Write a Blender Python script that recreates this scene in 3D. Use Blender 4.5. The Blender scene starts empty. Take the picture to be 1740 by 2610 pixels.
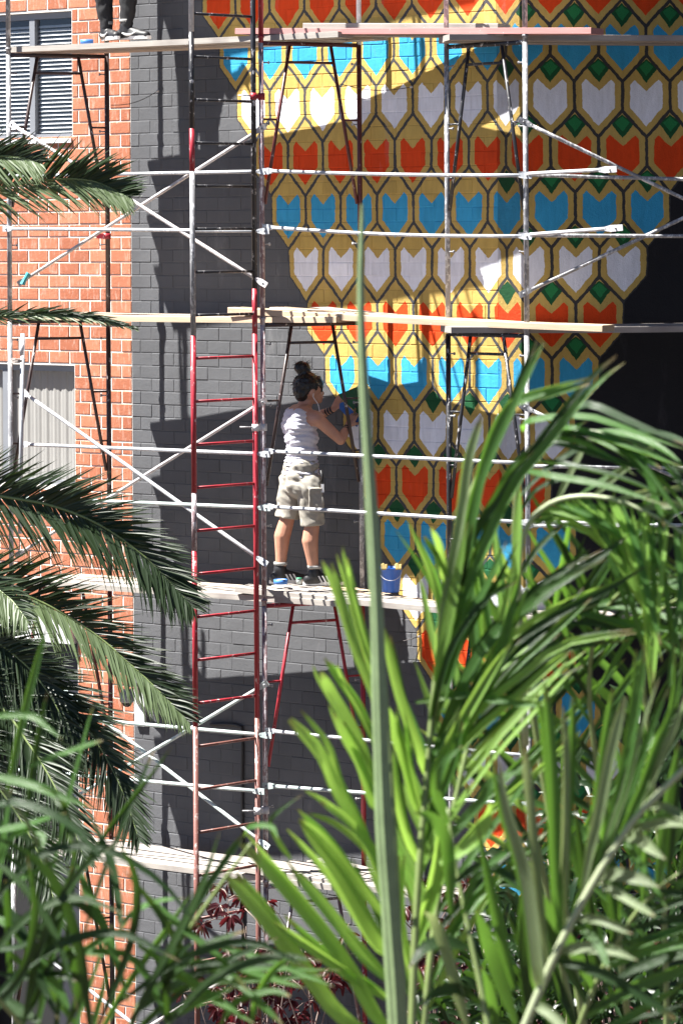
import bpy, bmesh, math, random
from mathutils import Vector, Matrix, Quaternion, noise as mnoise
random.seed(7)
SC = bpy.context.scene
COL = SC.collection
V = Vector

# ------------------------------------------------------------------ camera, sky, sun, exposure
FPX, PX0, PY0, ROLL, CZ = 8500.0, 870.0, 600.0, 0.006, 6.8     # a level long lens, 6.8 m up
cam = bpy.data.cameras.new('camera'); camo = bpy.data.objects.new('camera', cam); COL.objects.link(camo)
cam.sensor_fit = 'VERTICAL'; cam.sensor_height = 36; cam.sensor_width = 24
cam.lens = FPX / 2610 * 36
cam.shift_y = -(1305 - PY0) / 2610
cam.clip_start = .1; cam.clip_end = 3000
camo.location = (0, 0, CZ)
camo.rotation_euler = (Matrix.Rotation(math.pi / 2, 4, 'X') @ Matrix.Rotation(-ROLL, 4, 'Z')).to_euler()
cam.dof.use_dof = True; cam.dof.focus_distance = 24.0; cam.dof.aperture_fstop = 5.0
SC.camera = camo
SUNH = V((0.985, 0.17, 0)).normalized()          # the way the light travels, in plan
ELEV = math.radians(59.5)
LIGHT = V((SUNH.x * math.cos(ELEV), SUNH.y * math.cos(ELEV), -math.sin(ELEV)))
world = bpy.data.worlds.new('World'); SC.world = world; world.use_nodes = True
wt = world.node_tree
sky = wt.nodes.new('ShaderNodeTexSky'); sky.sky_type = 'NISHITA'; sky.sun_disc = False
sky.sun_elevation = ELEV; sky.sun_rotation = math.atan2(-SUNH.x, -SUNH.y)
sky.air_density = .34; sky.dust_density = .1; sky.ozone_density = 1.0
wt.links.new(sky.outputs[0], wt.nodes['Background'].inputs[0]); wt.nodes['Background'].inputs[1].default_value = 0.05
sun = bpy.data.lights.new('sun', 'SUN'); sun.energy = 5.0; sun.angle = math.radians(.53); sun.color = (1, .97, .915)
suno = bpy.data.objects.new('sun', sun); COL.objects.link(suno)
suno.rotation_euler = LIGHT.to_track_quat('-Z', 'Y').to_euler(); suno.location = (-20, -5, 40)
SC.view_settings.view_transform = 'Standard'; SC.view_settings.look = 'None'
SC.view_settings.exposure = 2.0; SC.view_settings.gamma = 1
SC.render.resolution_x = 682; SC.render.resolution_y = 1024

# ------------------------------------------------------------------ helpers
def P(px, py, Y):
    """a point of the place, measured on the photograph, standing Y metres away"""
    dx, dy = px - PX0, py - PY0
    return V(((dx - ROLL * dy) * Y / FPX, Y, CZ - (dy + ROLL * dx) * Y / FPX))

class E:                                             # tiny node-expression helper
    def __init__(s, nt, sock): s.nt, s.s = nt, sock
    def _m(s, op, *o, clamp=False):
        n = s.nt.nodes.new('ShaderNodeMath'); n.operation = op; n.use_clamp = clamp
        for i, a in enumerate((s,) + o):
            if isinstance(a, E): s.nt.links.new(a.s, n.inputs[i])
            else: n.inputs[i].default_value = a
        return E(s.nt, n.outputs[0])
    def __add__(s, o): return s._m('ADD', o)
    __radd__ = __add__
    def __sub__(s, o): return s._m('SUBTRACT', o)
    def __rsub__(s, o): return s._m('MULTIPLY', -1.0)._m('ADD', o)
    def __mul__(s, o): return s._m('MULTIPLY', o)
    __rmul__ = __mul__
    def __truediv__(s, o): return s._m('DIVIDE', o)
    def __gt__(s, o): return s._m('GREATER_THAN', o)
    def __lt__(s, o): return s._m('LESS_THAN', o)
    def floor(s): return s._m('FLOOR')
    def abs(s): return s._m('ABSOLUTE')
    def min(s, o): return s._m('MINIMUM', o)
    def max(s, o): return s._m('MAXIMUM', o)
    def mod(s, o): return s._m('FLOORED_MODULO', o)
    def clamp(s): return s._m('ADD', 0.0, clamp=True)
    def pow(s, o): return s._m('POWER', o)

class MT:                                            # material maker
    def __init__(s, name):
        s.m = bpy.data.materials.new(name); s.m.use_nodes = True
        s.nt = s.m.node_tree; s.b = s.nt.nodes['Principled BSDF']; s.out = s.nt.nodes['Material Output']
    def n(s, t, **kw):
        x = s.nt.nodes.new(t)
        for k, v in kw.items(): setattr(x, k, v)
        return x
    def link(s, a, b): s.nt.links.new(a.s if isinstance(a, E) else a, b)
    def pos(s): return s.n('ShaderNodeNewGeometry').outputs['Position']
    def objc(s): return s.n('ShaderNodeTexCoord').outputs['Object']
    def noise(s, scale, detail=3, rough=.5, vec=None, stretch=None):
        t = s.n('ShaderNodeTexNoise'); t.inputs['Scale'].default_value = scale
        t.inputs['Detail'].default_value = detail; t.inputs['Roughness'].default_value = rough
        v = vec if vec is not None else s.pos()
        if stretch:
            mp = s.n('ShaderNodeMapping'); mp.inputs['Scale'].default_value = stretch; s.link(v, mp.inputs[0]); v = mp.outputs[0]
        s.link(v, t.inputs['Vector']); return E(s.nt, t.outputs[0])
    def mix(s, fac, a, b):
        x = s.n('ShaderNodeMix', data_type='RGBA')
        if isinstance(fac, E): s.link(fac, x.inputs[0])
        else: x.inputs[0].default_value = fac
        for i, c in ((6, a), (7, b)):
            if isinstance(c, (tuple, list)): x.inputs[i].default_value = (*c[:3], 1)
            else: s.link(c, x.inputs[i])
        return x.outputs[2]
    def scalecol(s, col, fac):
        x = s.n('ShaderNodeVectorMath', operation='SCALE')
        if isinstance(col, (tuple, list)): x.inputs[0].default_value = col[:3]
        else: s.link(col, x.inputs[0])
        s.link(fac, x.inputs['Scale']); return x.outputs[0]
    def sep(s, v):
        x = s.n('ShaderNodeSeparateXYZ'); s.link(v, x.inputs[0]); return [E(s.nt, o) for o in x.outputs]
    def rand(s): return E(s.nt, s.n('ShaderNodeObjectInfo').outputs['Random'])
    def base(s, c):
        if isinstance(c, (tuple, list)): s.b.inputs['Base Color'].default_value = (*c[:3], 1)
        else: s.link(c, s.b.inputs['Base Color'])
    def rough(s, r): s.b.inputs['Roughness'].default_value = r
    def bump(s, h, dist=.004, strength=.6):
        x = s.n('ShaderNodeBump'); x.inputs['Distance'].default_value = dist; x.inputs['Strength'].default_value = strength
        s.link(h, x.inputs['Height']); s.link(x.outputs[0], s.b.inputs['Normal'])

OFF = {}
def tag(o, label=None, cat=None, group=None, kind=None):
    if label: o['label'] = label
    if cat: o['category'] = cat
    if group: o['group'] = group
    if kind: o['kind'] = kind
    return o
def thing(name, label, cat, loc=(0, 0, 0), group=None):
    o = bpy.data.objects.new(name, None); COL.objects.link(o); o.location = loc; o.empty_display_size = .1
    OFF[o] = V(loc); return tag(o, label, cat, group)
def mesh(name, verts, faces, mat, parent=None, smooth=False, kind=None):
    off = OFF.get(parent, V((0, 0, 0)))
    me = bpy.data.meshes.new(name); me.from_pydata([tuple(V(v) - off) for v in verts], [], faces); me.update()
    if smooth:
        for p in me.polygons: p.use_smooth = True
    mats = mat if isinstance(mat, (list, tuple)) else [mat]
    for m in mats: me.materials.append(m.m if isinstance(m, MT) else m)
    o = bpy.data.objects.new(name, me); COL.objects.link(o)
    if parent: o.parent = parent
    OFF[o] = off
    if kind: o['kind'] = kind
    return o

class MB:                                            # collects shapes into one mesh
    def __init__(s): s.v, s.f = [], []
    def add(s, v, f):
        k = len(s.v); s.v += [V(x) for x in v]; s.f += [tuple(i + k for i in q) for q in f]; return s
    def tube(s, a, b, r, r2=None, n=10, caps=True):
        a, b = V(a), V(b); r2 = r if r2 is None else r2; t = (b - a).normalized()
        u = t.orthogonal().normalized(); w = t.cross(u)
        v = []
        for p, rr in ((a, r), (b, r2)):
            for i in range(n):
                g = 2 * math.pi * i / n; v.append(p + (u * math.cos(g) + w * math.sin(g)) * rr)
        f = [(i, (i + 1) % n, n + (i + 1) % n, n + i) for i in range(n)]
        if caps: f += [tuple(range(n - 1, -1, -1)), tuple(range(n, 2 * n))]
        return s.add(v, f)
    def path(s, pts, rad, n=8):
        pts = [V(p) for p in pts]; m = len(pts)
        rr = [rad(i / (m - 1)) if callable(rad) else rad for i in range(m)]
        u = None; v = []; f = []
        for i, p in enumerate(pts):
            t = (pts[min(i + 1, m - 1)] - pts[max(i - 1, 0)]).normalized()
            u = t.orthogonal().normalized() if u is None else (u - t * u.dot(t)).normalized()
            w = t.cross(u)
            for k in range(n):
                g = 2 * math.pi * k / n; v.append(p + (u * math.cos(g) + w * math.sin(g)) * rr[i])
        for i in range(m - 1):
            for k in range(n): f.append((i * n + k, i * n + (k + 1) % n, (i + 1) * n + (k + 1) % n, (i + 1) * n + k))
        f += [tuple(range(n - 1, -1, -1)), tuple(range((m - 1) * n, m * n))]
        return s.add(v, f)
    def box(s, c, ax, ay, az):                        # centre and half axes
        c, ax, ay, az = V(c), V(ax), V(ay), V(az)
        v = [c + ax * i + ay * j + az * k for k in (-1, 1) for j in (-1, 1) for i in (-1, 1)]
        f = [(0, 2, 3, 1), (4, 5, 7, 6), (0, 1, 5, 4), (2, 6, 7, 3), (0, 4, 6, 2), (1, 3, 7, 5)]
        if ax.cross(ay).dot(az) < 0: f = [q[::-1] for q in f]
        return s.add(v, f)
    def ball(s, c, r, n=10, sc=(1, 1, 1)):
        c = V(c); v = [c + V((0, 0, r * sc[2]))]; f = []
        m = n // 2
        for i in range(1, m):
            th = math.pi * i / m
            for k in range(n):
                g = 2 * math.pi * k / n
                v.append(c + V((r * sc[0] * math.sin(th) * math.cos(g), r * sc[1] * math.sin(th) * math.sin(g), r * sc[2] * math.cos(th))))
        v.append(c - V((0, 0, r * sc[2])))
        for k in range(n): f.append((0, 1 + k, 1 + (k + 1) % n))
        for i in range(m - 2):
            for k in range(n):
                a = 1 + i * n; f.append((a + k, a + n + k, a + n + (k + 1) % n, a + (k + 1) % n))
        a = 1 + (m - 2) * n
        for k in range(n): f.append((a + k, len(v) - 1, a + (k + 1) % n))
        return s.add(v, f)
    def capsule(s, a, ra, b, rb, n=12):
        s.ball(a, ra, n); s.ball(b, rb, n); return s.tube(a, b, ra, rb, n)
    def lathe(s, c, prof, n=20):
        c = V(c); v = []; f = []
        for r, z in prof:
            for k in range(n):
                g = 2 * math.pi * k / n; v.append(c + V((r * math.cos(g), r * math.sin(g), z)))
        for i in range(len(prof) - 1):
            for k in range(n): f.append((i * n + k, i * n + (k + 1) % n, (i + 1) * n + (k + 1) % n, (i + 1) * n + k))
        return s.add(v, f)
    def build(s, name, mat, parent=None, smooth=False, kind=None): return mesh(name, s.v, s.f, mat, parent, smooth, kind)

def catmull(pts, n):
    pts = [V(p) for p in pts]
    if len(pts) < 3: return [pts[0].lerp(pts[-1], i / (n - 1)) for i in range(n)]
    q = [2 * pts[0] - pts[1]] + pts + [2 * pts[-1] - pts[-2]]
    out = []
    for i in range(n):
        t = i / (n - 1) * (len(pts) - 1); k = min(int(t), len(pts) - 2); u = t - k
        a, b, c, d = q[k:k + 4]
        out.append(.5 * (2 * b + (c - a) * u + (2 * a - 5 * b + 4 * c - d) * u * u + (3 * b - a - 3 * c + d) * u ** 3))
    return out

# ------------------------------------------------------------------ wall frames
WA = math.radians(37.4)
W0 = V((-.5014, 25.07, 0)); WD = V((math.cos(WA), -math.sin(WA), 0)); WN = V((-math.sin(WA), -math.cos(WA), 0))
WB = math.radians(18)
CU = 2.264                                            # the corner, along the left wall
CP = W0 + WD * CU; RD = V((math.cos(WB), math.sin(WB), 0)); RN = V((math.sin(WB), -math.cos(WB), 0))
def WL(u, z, out=0.): return W0 + WD * u + WN * out + V((0, 0, z))
def WR(u, z, out=0.): return CP + RD * u + RN * out + V((0, 0, z))
def wall_uz(px, py):                                  # photograph point -> place on the left wall
    q = (px - PX0 - ROLL * (py - PY0)) / FPX
    u = (q * 25.07 + .5014) / (math.cos(WA) + math.sin(WA) * q); Y = 25.07 - math.sin(WA) * u
    return u, P(px, py, Y).z

# ------------------------------------------------------------------ materials
UE_ = 2.04
HW, HP, HS = .331, .3975, .19                         # mural cell: width, row pitch, slant height
ZTOP = CZ + 1.183 - .09 + HP + HS                     # top vertex of row 1
def mural(name, origin, d, right):
    M = MT(name); nt = M.nt
    pos = M.pos()
    x, y, z = M.sep(pos)
    wob1 = (M.noise(22, 3, .6) - .5) * .02 + (M.noise(3.1, 1) - .5) * .022; wob2 = (M.noise(19, 2, vec=M.n('ShaderNodeVectorMath', operation='ADD').outputs[0]) - .5) * 0.0
    dn = M.n('ShaderNodeVectorMath', operation='ADD'); dn.inputs[1].default_value = (7.3, 3.1, 9.7); M.link(pos, dn.inputs[0])
    wob2 = (M.noise(22, 3, .6, vec=dn.outputs[0]) - .5) * .02 + (M.noise(3.1, 1, vec=dn.outputs[0]) - .5) * .022
    u = (x - origin.x) * d.x + (y - origin.y) * d.y + wob1
    zz = z + wob2
    if right: s = u / .37 + (CU - .296) / HW
    else: s = (u - .296) / HW
    vp = (ZTOP - zz) / HP + 1.0                       # row r spans r..r+1 from its top vertex
    r0 = vp.floor(); y0 = (vp - r0) * HP
    def loc(r):
        xi = s - (r - 5.0) * .5; i = (xi + .5).floor(); return i, ((xi - i) * 2.0).abs()
    i0, a0 = loc(r0); inr = y0 > a0 * HS
    r1 = r0 - 1.0; i1, a1 = loc(r1)
    sel = lambda A, B: B + (A - B) * inr
    r, i, a, yy = sel(r0, r1), sel(i0, i1), sel(a0, a1), sel(y0, y0 + HP)
    ct = 1 / math.sqrt(1 + (HS / (HW / 2)) ** 2)
    dd = ((yy - a * HS) * ct).min(((HP + HS) - a * HS - yy) * ct).min((1.0 - a) * (HW / 2))
    outline = dd < .0115
    heart = (dd > .052) * (yy > (.259 - a * .158))
    dia = (yy > (a * .14 + .028)) * (yy < (.2 - a * .225))
    dia2 = (yy > (a * .14 + .043)) * (yy < (.152 - a * .225))
    inside = (i > -.5) * (r > -.5)
    lim = ((13.0 - r).max(3.0)) + .5 + (r > 9.5) * (r < 10.5)
    inside = inside * (i < lim) * (r < 16.5)
    if right: green = E(nt, M.n('ShaderNodeValue').outputs[0]); green.s.default_value = 1
    else: green = ((r > 8.5) + (r > 7.5) * (s > 3.2) + (s > 5.2)).clamp()
    k = r.mod(3.0)
    red, blue, white = (.66, .058, .008), (.042, .33, .58), (.75, .76, .83)
    hc = M.mix(k > .5, red, blue); hc = M.mix(k > 1.5, hc, white)
    gold = (.50, .345, .098)
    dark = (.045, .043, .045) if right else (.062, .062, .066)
    gn = (.012, .085, .03)
    brush = (M.noise(34, 4, .65, stretch=(1, 1, .22)) - .5) * .42 + 1.0
    c = M.scalecol(M.mix(heart, gold, hc), brush)
    c = M.mix(dia * green, c, gn)
    if right: c = M.mix(dia2, c, (.02, .19, .06))
    c = M.mix(outline, c, dark)
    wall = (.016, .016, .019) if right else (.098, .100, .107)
    c = M.mix(inside, wall, c)
    # wear: roller patches, drips, chalky dust
    pat = M.noise(2.2, 4) * .30 + .84 + (M.noise(.8, 3) - .5) * .25
    st = M.noise(9, 4, .6, stretch=(1, 1, .12)) * .22 + .89
    bw_ = M.n('ShaderNodeTexWhiteNoise', noise_dimensions='2D'); cbx = M.n('ShaderNodeCombineXYZ'); rw_ = (z / .1).floor()
    M.link(rw_, cbx.inputs[0]); M.link(((u - UE_) / .225 + rw_.mod(2.0) * .5 + .5).floor(), cbx.inputs[1]); M.link(cbx.outputs[0], bw_.inputs['Vector'])
    if not right: pat = pat * (E(nt, bw_.outputs['Value']) * .12 + .94)
    c = M.scalecol(c, pat * st)
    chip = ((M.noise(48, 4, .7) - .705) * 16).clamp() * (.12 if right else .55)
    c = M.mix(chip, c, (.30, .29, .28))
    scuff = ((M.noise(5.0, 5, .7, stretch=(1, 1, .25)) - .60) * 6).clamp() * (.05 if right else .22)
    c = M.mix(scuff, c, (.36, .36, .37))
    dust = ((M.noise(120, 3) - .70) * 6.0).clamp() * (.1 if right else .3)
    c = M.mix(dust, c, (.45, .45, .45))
    M.base(c); M.rough(.75); M.b.inputs['Specular IOR Level'].default_value = .2
    h = M.noise(150 if right else 260, 3) * 1.0 + M.noise(40, 3) * .8
    M.bump(h, .012 if right else .004, .5 if right else .55)
    return M
M_MURAL = mural('mural_paint_on_brick', W0, WD, False)
M_STUC_L = mural('mural_paint_on_stucco_strip', W0, WD, False)
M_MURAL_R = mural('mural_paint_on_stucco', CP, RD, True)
for nd in M_STUC_L.nt.nodes:
    if nd.type == 'BUMP': nd.inputs['Distance'].default_value = .02; nd.inputs['Strength'].default_value = 1

def brick_mat():
    M = MT('red_brick'); pos = M.pos(); x, y, z = M.sep(pos)
    u = (x - W0.x) * WD.x + (y - W0.y) * WD.y
    row = (z / .1).floor(); col = ((u + 1.4245) / .217 + row.mod(2.0) * .5).floor()
    wn = M.n('ShaderNodeTexWhiteNoise', noise_dimensions='2D'); cb = M.n('ShaderNodeCombineXYZ')
    M.link(row, cb.inputs[0]); M.link(col, cb.inputs[1]); M.link(cb.outputs[0], wn.inputs['Vector'])
    rv = E(M.nt, wn.outputs['Value'])
    c = M.mix(rv, (.30, .095, .045), (.47, .195, .108))
    c = M.mix(M.noise(14, 4, .6) * .9 - .1, c, (.34, .10, .046))
    soot = ((M.noise(1.7, 5, .65) - .5) * 3).clamp() * .35
    c = M.mix(soot, c, (.20, .075, .045))
    smear = ((M.noise(26, 5, .7, stretch=(1.4, 1.4, .35)) - .53) * 5).clamp() * .6
    c = M.mix(smear, c, (.60, .43, .36))
    sp = ((M.noise(170, 2) - .66) * 9).clamp() * .6
    c = M.mix(sp, c, (.10, .03, .018))
    M.base(c); M.rough(.85); M.bump(M.noise(210, 4) + M.noise(55, 3), .004, .7); return M
M_BRICK = brick_mat()
def plain(name, col, rough=.7, var=.25, scale=12, bump=0, bscale=150, metal=0, spec=.5):
    M = MT(name)
    f = M.noise(scale, 4, .6, vec=M.objc()) * (2 * var) + (1 - var)
    M.base(M.scalecol(col, f)); M.rough(rough); M.b.inputs['Metallic'].default_value = metal
    M.b.inputs['Specular IOR Level'].default_value = spec
    if bump: M.bump(M.noise(bscale, 3, vec=M.objc()), bump, .6)
    return M
M_MORTAR = plain('pale_mortar', (.68, .64, .60), .9, .18, 30, .003)
M_CONC = plain('white_concrete', (.62, .62, .64), .8, .15, 6, .004)
M_NAVY = plain('dark_blue_paint', (.022, .024, .032), .55, .2, 5, .002)
M_VOID = plain('dark_interior', (.008, .008, .009), .8, .1)
M_ALU = plain('grey_window_frame', (.20, .21, .23), .4, .12, 8)
M_SLAT = plain('white_blind_slat', (.78, .79, .80), .45, .06, 8)
M_CURT = plain('beige_curtain', (.46, .44, .42), .85, .10, 6)
M_SOIL = plain('soil', (.07, .05, .035), .95, .5, 3, .03, 20)
def glass():
    M = MT('window_glass'); t = M.n('ShaderNodeBsdfTransparent'); t.inputs[0].default_value = (.78, .79, .79, 1)
    g = M.n('ShaderNodeBsdfGlossy'); g.inputs['Roughness'].default_value = .02
    mx = M.n('ShaderNodeMixShader')
    mx.inputs[0].default_value = .06; M.link(t.outputs[0], mx.inputs[1]); M.link(g.outputs[0], mx.inputs[2])
    M.link(mx.outputs[0], M.out.inputs[0]); return M
M_GLASS = glass()

def steel(name, col, splat=.5, scol=(.62, .60, .60), rough=.42, scale=34):
    M = MT(name); oc = M.pos()
    f = M.noise(16, 3, .6, vec=oc) * .5 + .75
    c = M.scalecol(col, f)
    big = M.noise(5, 3, .6, vec=oc); n = M.noise(scale, 4, .7, vec=oc, stretch=(1, 1, .5))
    m = ((n + big * .35 - (.86 - splat * .32)) * 14).clamp()
    c = M.mix(m, c, scol)
    rust = ((M.noise(28, 4, .7, vec=oc) - .66) * 8).clamp() * .6
    c = M.mix(rust, c, (.09, .045, .028))
    M.base(c); M.rough(rough); M.bump(m * .6 + M.noise(90, 3, vec=oc) * .4, .002, .6); return M
S_GREY = steel('galvanised_steel', (.24, .24, .25), .55, (.55, .55, .56))
S_WHITE = steel('pale_steel', (.55, .55, .57), .5, (.70, .68, .68))
S_BLACK = steel('black_painted_steel', (.022, .022, .026), .32)
S_BROWN = steel('dark_brown_steel', (.05, .03, .028), .12)
S_RED = steel('red_painted_steel', (.34, .022, .035), .22, (.60, .45, .45))
S_MAROON = steel('maroon_painted_steel', (.10, .018, .018), .22, (.45, .38, .38))
S_PINK = steel('worn_pink_grey_steel', (.24, .16, .17), .6, (.52, .48, .50))
S_RUST = steel('rusty_brown_steel', (.20, .085, .07), .35, (.42, .33, .31))
S_TUBE = steel('white_painted_tube', (.42, .44, .47), .5, (.60, .60, .61), .42)
S_MINT = steel('pale_green_tube', (.44, .52, .51), .45, (.60, .64, .63), .42)
S_BRACE = steel('weathered_brace', (.46, .43, .43), .45, (.66, .63, .62))

def wood(name, col, grime=.3):
    M = MT(name); oc = M.objc()
    g = M.noise(26, 5, .65, vec=oc, stretch=(.08, 1.6, 1.6)); b = M.noise(3, 3, vec=oc)
    c = M.mix(g, tuple(k * .62 for k in col), tuple(min(.85, k * 1.25) for k in col))
    m = ((b - .52) * 5).clamp() * grime
    c = M.mix(m, c, (.20, .17, .16))
    sp = ((M.noise(60, 3, vec=oc) - .68) * 9).clamp()
    c = M.mix(sp, c, (.72, .70, .69))
    M.base(c); M.rough(.8); M.bump(g, .003, .6); return M
WOOD = {'pale': wood('pale_plank', (.48, .40, .32), .5), 'grey': wood('weathered_plank', (.32, .285, .26), .6),
        'white': wood('whitewashed_plank', (.38, .35, .315), .6), 'pink': wood('pink_painted_plank', (.52, .25, .235), .4),
        'new': wood('fresh_pine_plank', (.56, .42, .29), .2)}

def leafmat(name, col, tr, rough=.36, spec=.5, var=.35):
    M = MT(name); oc = M.pos(); rv = M.rand()
    n = M.noise(3.5, 3, vec=oc)
    uvn = M.n('ShaderNodeUVMap'); ux, uy, _z = M.sep(uvn.outputs[0]); cbn = M.n('ShaderNodeCombineXYZ')
    M.link(ux * 9.0, cbn.inputs[0]); M.link(uy * .8, cbn.inputs[1]); M.link(rv * 40.0, cbn.inputs[2])
    vein = M.noise(3.0, 3, .6, vec=cbn.outputs[0])
    f = (rv * var + n * .3 + (.85 - var / 2)) * (vein * .7 + .65)
    c = M.scalecol(col, f); c2 = M.scalecol(tr, f)
    yl = ((M.noise(2.3, 4, vec=oc) - .66) * 5).clamp() * .3
    c = M.mix(yl, c, (.22, .19, .04))
    dry = ((uy + (M.noise(18, 3, vec=oc) - .5) * .25 - .90) * 9).clamp() * .8
    c = M.mix(dry, c, (.20, .13, .06)); c2 = M.mix(dry, c2, (.16, .10, .04))
    sc_ = ((M.noise(70, 3, .7, vec=oc) - .70) * 10).clamp() * .5
    c = M.mix(sc_, c, (.19, .15, .07))
    M.base(c); M.rough(rough); M.b.inputs['Specular IOR Level'].default_value = spec
    M.bump(vein, .004, .5)
    t = M.n('ShaderNodeBsdfTranslucent'); M.link(c2, t.inputs[0])
    mx = M.n('ShaderNodeMixShader'); mx.inputs[0].default_value = .42
    M.link(M.b.outputs[0], mx.inputs[1]); M.link(t.outputs[0], mx.inputs[2]); M.link(mx.outputs[0], M.out.inputs[0]); return M
L_BRIGHT = leafmat('fresh_palm_leaf', (.17, .31, .06), (.52, .84, .13), .36, .5)
L_MID = leafmat('green_palm_leaf', (.052, .125, .028), (.19, .40, .045), .36, .45)
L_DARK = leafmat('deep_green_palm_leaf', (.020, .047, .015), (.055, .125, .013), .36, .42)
L_PALE = leafmat('pale_frond_leaf', (.19, .25, .125), (.32, .40, .14), .45, .5)
L_DATE = leafmat('shade_dark_date_leaf', (.026, .046, .019), (.038, .066, .016), .42, .42)  # leaf colour darkened to stand in for the fronds' shadow side
L_DATE2 = leafmat('grey_green_date_leaf', (.13, .18, .085), (.15, .21, .075), .45, .5)
L_RED = leafmat('dark_red_leaf', (.07, .012, .016), (.16, .016, .02), .4, .4)
M_RACH = plain('palm_stalk', (.16, .21, .075), .4, .15, 9, .001)
M_RACHP = plain('pale_palm_stalk', (.29, .33, .20), .42, .12, 9, .001)
M_STEM = plain('grey_green_palm_stem', (.17, .235, .115), .45, .3, 22, .001)
M_BARK = plain('palm_bark', (.13, .10, .07), .9, .4, 14, .02, 30)
M_TWIG = plain('pale_twig', (.30, .22, .19), .8, .3, 20)

# ------------------------------------------------------------------ ground
gm = MB(); gm.add([(-400, -100, 0), (400, -100, 0), (400, 800, 0), (-400, 800, 0)], [(0, 1, 2, 3)])
tag(gm.build('ground', M_SOIL), kind='structure')

# ------------------------------------------------------------------ the building
BLD = thing('brick_building', 'corner building of orange brick, grey painted brick and a dark stucco wall with a mural', 'building', WL(0, 0))
UL, UB, UE, ZT = -4.6, -1.4245, 2.04, 10.6             # left end, paint edge, end of the brickwork, top
BD = .005                                             # depth of the joints
def wbox(mb, u0, u1, z0, z1, o0, o1, fn=WL):
    d, n = (WD, WN) if fn is WL else (RD, RN)
    mb.box(fn((u0 + u1) / 2, (z0 + z1) / 2, (o0 + o1) / 2), d * ((u1 - u0) / 2), n * ((o1 - o0) / 2), V((0, 0, (z1 - z0) / 2)))
wx, wz = wall_uz(183, 25); WIN_U1 = wall_uz(183, 200)[0]
W1 = (-3.05, WIN_U1, wall_uz(183, 352)[1], wall_uz(183, 27)[1])
W2 = (-3.05, wall_uz(190, 1000)[0], wall_uz(190, 1240)[1], wall_uz(190, 932)[1])
BAY = (-3.9, wall_uz(200, 2000)[0], 0.0, wall_uz(195, 1640)[1])
LEDGE = (-3.95, wall_uz(192, 1600)[0], wall_uz(192, 1640)[1], wall_uz(192, 1567)[1])
HOLES = [W1, W2, (BAY[0], BAY[1], 0, LEDGE[3])]
ADDED_WING = True
# mortar backing in strips round the openings
bw = MB()
zs = sorted({0.0, ZT} | {h[2] for h in HOLES} | {h[3] for h in HOLES})
for z0, z1 in zip(zs, zs[1:]):
    hs = [h for h in HOLES if h[2] < (z0 + z1) / 2 < h[3]]
    segs = [(UL, UB)] if not hs else [(UL, hs[0][0]), (hs[0][1], UB)]
    for a, b in segs: wbox(bw, a, b, z0, z1, -.28, -BD)
BRW = bw.build('brick_wall', M_MORTAR, BLD); BRW['label'] = 'bare orange brick wall with white mortar'
pw = MB(); wbox(pw, UB, UE, 0, ZT, -.28, -.0026)
PTW = pw.build('painted_wall', M_MURAL, BLD); PTW['label'] = 'grey painted brick wall with heart mural'
sw = MB(); wbox(sw, UE, CU - .0, 0, ZT, -.28, .004)
STW = sw.build('stucco_strip', M_STUC_L, BLD)
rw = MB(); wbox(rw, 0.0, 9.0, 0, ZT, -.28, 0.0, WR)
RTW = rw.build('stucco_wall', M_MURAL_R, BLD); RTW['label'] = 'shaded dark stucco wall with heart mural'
bs_ = MB(); wbox(bs_, .03, 9.0, 9.15, 9.4, .0, 1.35, WR)
bs_.build('unseen_overhang_slab', plain('unseen_slab_dark', (.06, .06, .065), .8, .2, 4, .006), BLD)  # unseen overhang, added so the right wall below falls into shade
wg = MB(); wg.box(WR(4.6, ZT / 2, 0) + V((.15, -6.0, 0)), V((.15, 0, 0)), V((0, 6.2, 0)), V((0, 0, ZT / 2)))
wg.build('added_shade_wing', plain('added_wing_dark', (.03, .03, .034), .8, .2, 4, .006), BLD)  # out-of-view wing, added and kept dark to cut skylight on the right wall
cp_ = MB(); wbox(cp_, UL, CU, ZT, ZT + .15, -.3, .05); wbox(cp_, .06, 9, ZT, ZT + .15, -.3, .05, WR)
cp_.build('coping', M_CONC, BLD)

def brick_verts(L, H, D, j):
    c = .004
    rv = lambda: random.uniform(-j, j)
    o = []
    for (uu, zz) in ((0, 0), (L, 0), (L, H), (0, H)):
        cu = c if uu == 0 else -c; czz = c if zz == 0 else -c
        o.append((uu + cu, zz + czz, D + rv() * .6))
    for (uu, zz) in ((0, 0), (L, 0), (L, H), (0, H)): o.append((uu + rv(), zz + rv(), D - c))
    for (uu, zz) in ((0, 0), (L, 0), (L, H), (0, H)): o.append((uu, zz, -BD - .004))
    f = [(0, 1, 2, 3)]
    for k in range(4):
        n = (k + 1) % 4
        f += [(4 + k, 4 + n, n, k), (8 + k, 8 + n, 4 + n, 4 + k)]
    return o, f
Rw = Matrix(((WD.x, 0, WN.x), (WD.y, 0, WN.y), (0, 1, 0)))   # local (u, z, out) -> world
ROT4 = Rw.to_4x4()
CACHE = {}
def brick_mesh(L, H, mat, var, j):
    key = (round(L, 4), round(H, 4), mat.m.name, var)
    if key not in CACHE:
        o, f = brick_verts(L, H, .0, j)
        me = bpy.data.meshes.new('brick'); me.from_pydata(o, [], f); me.update(); me.materials.append(mat.m); CACHE[key] = me
    return CACHE[key]
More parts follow.
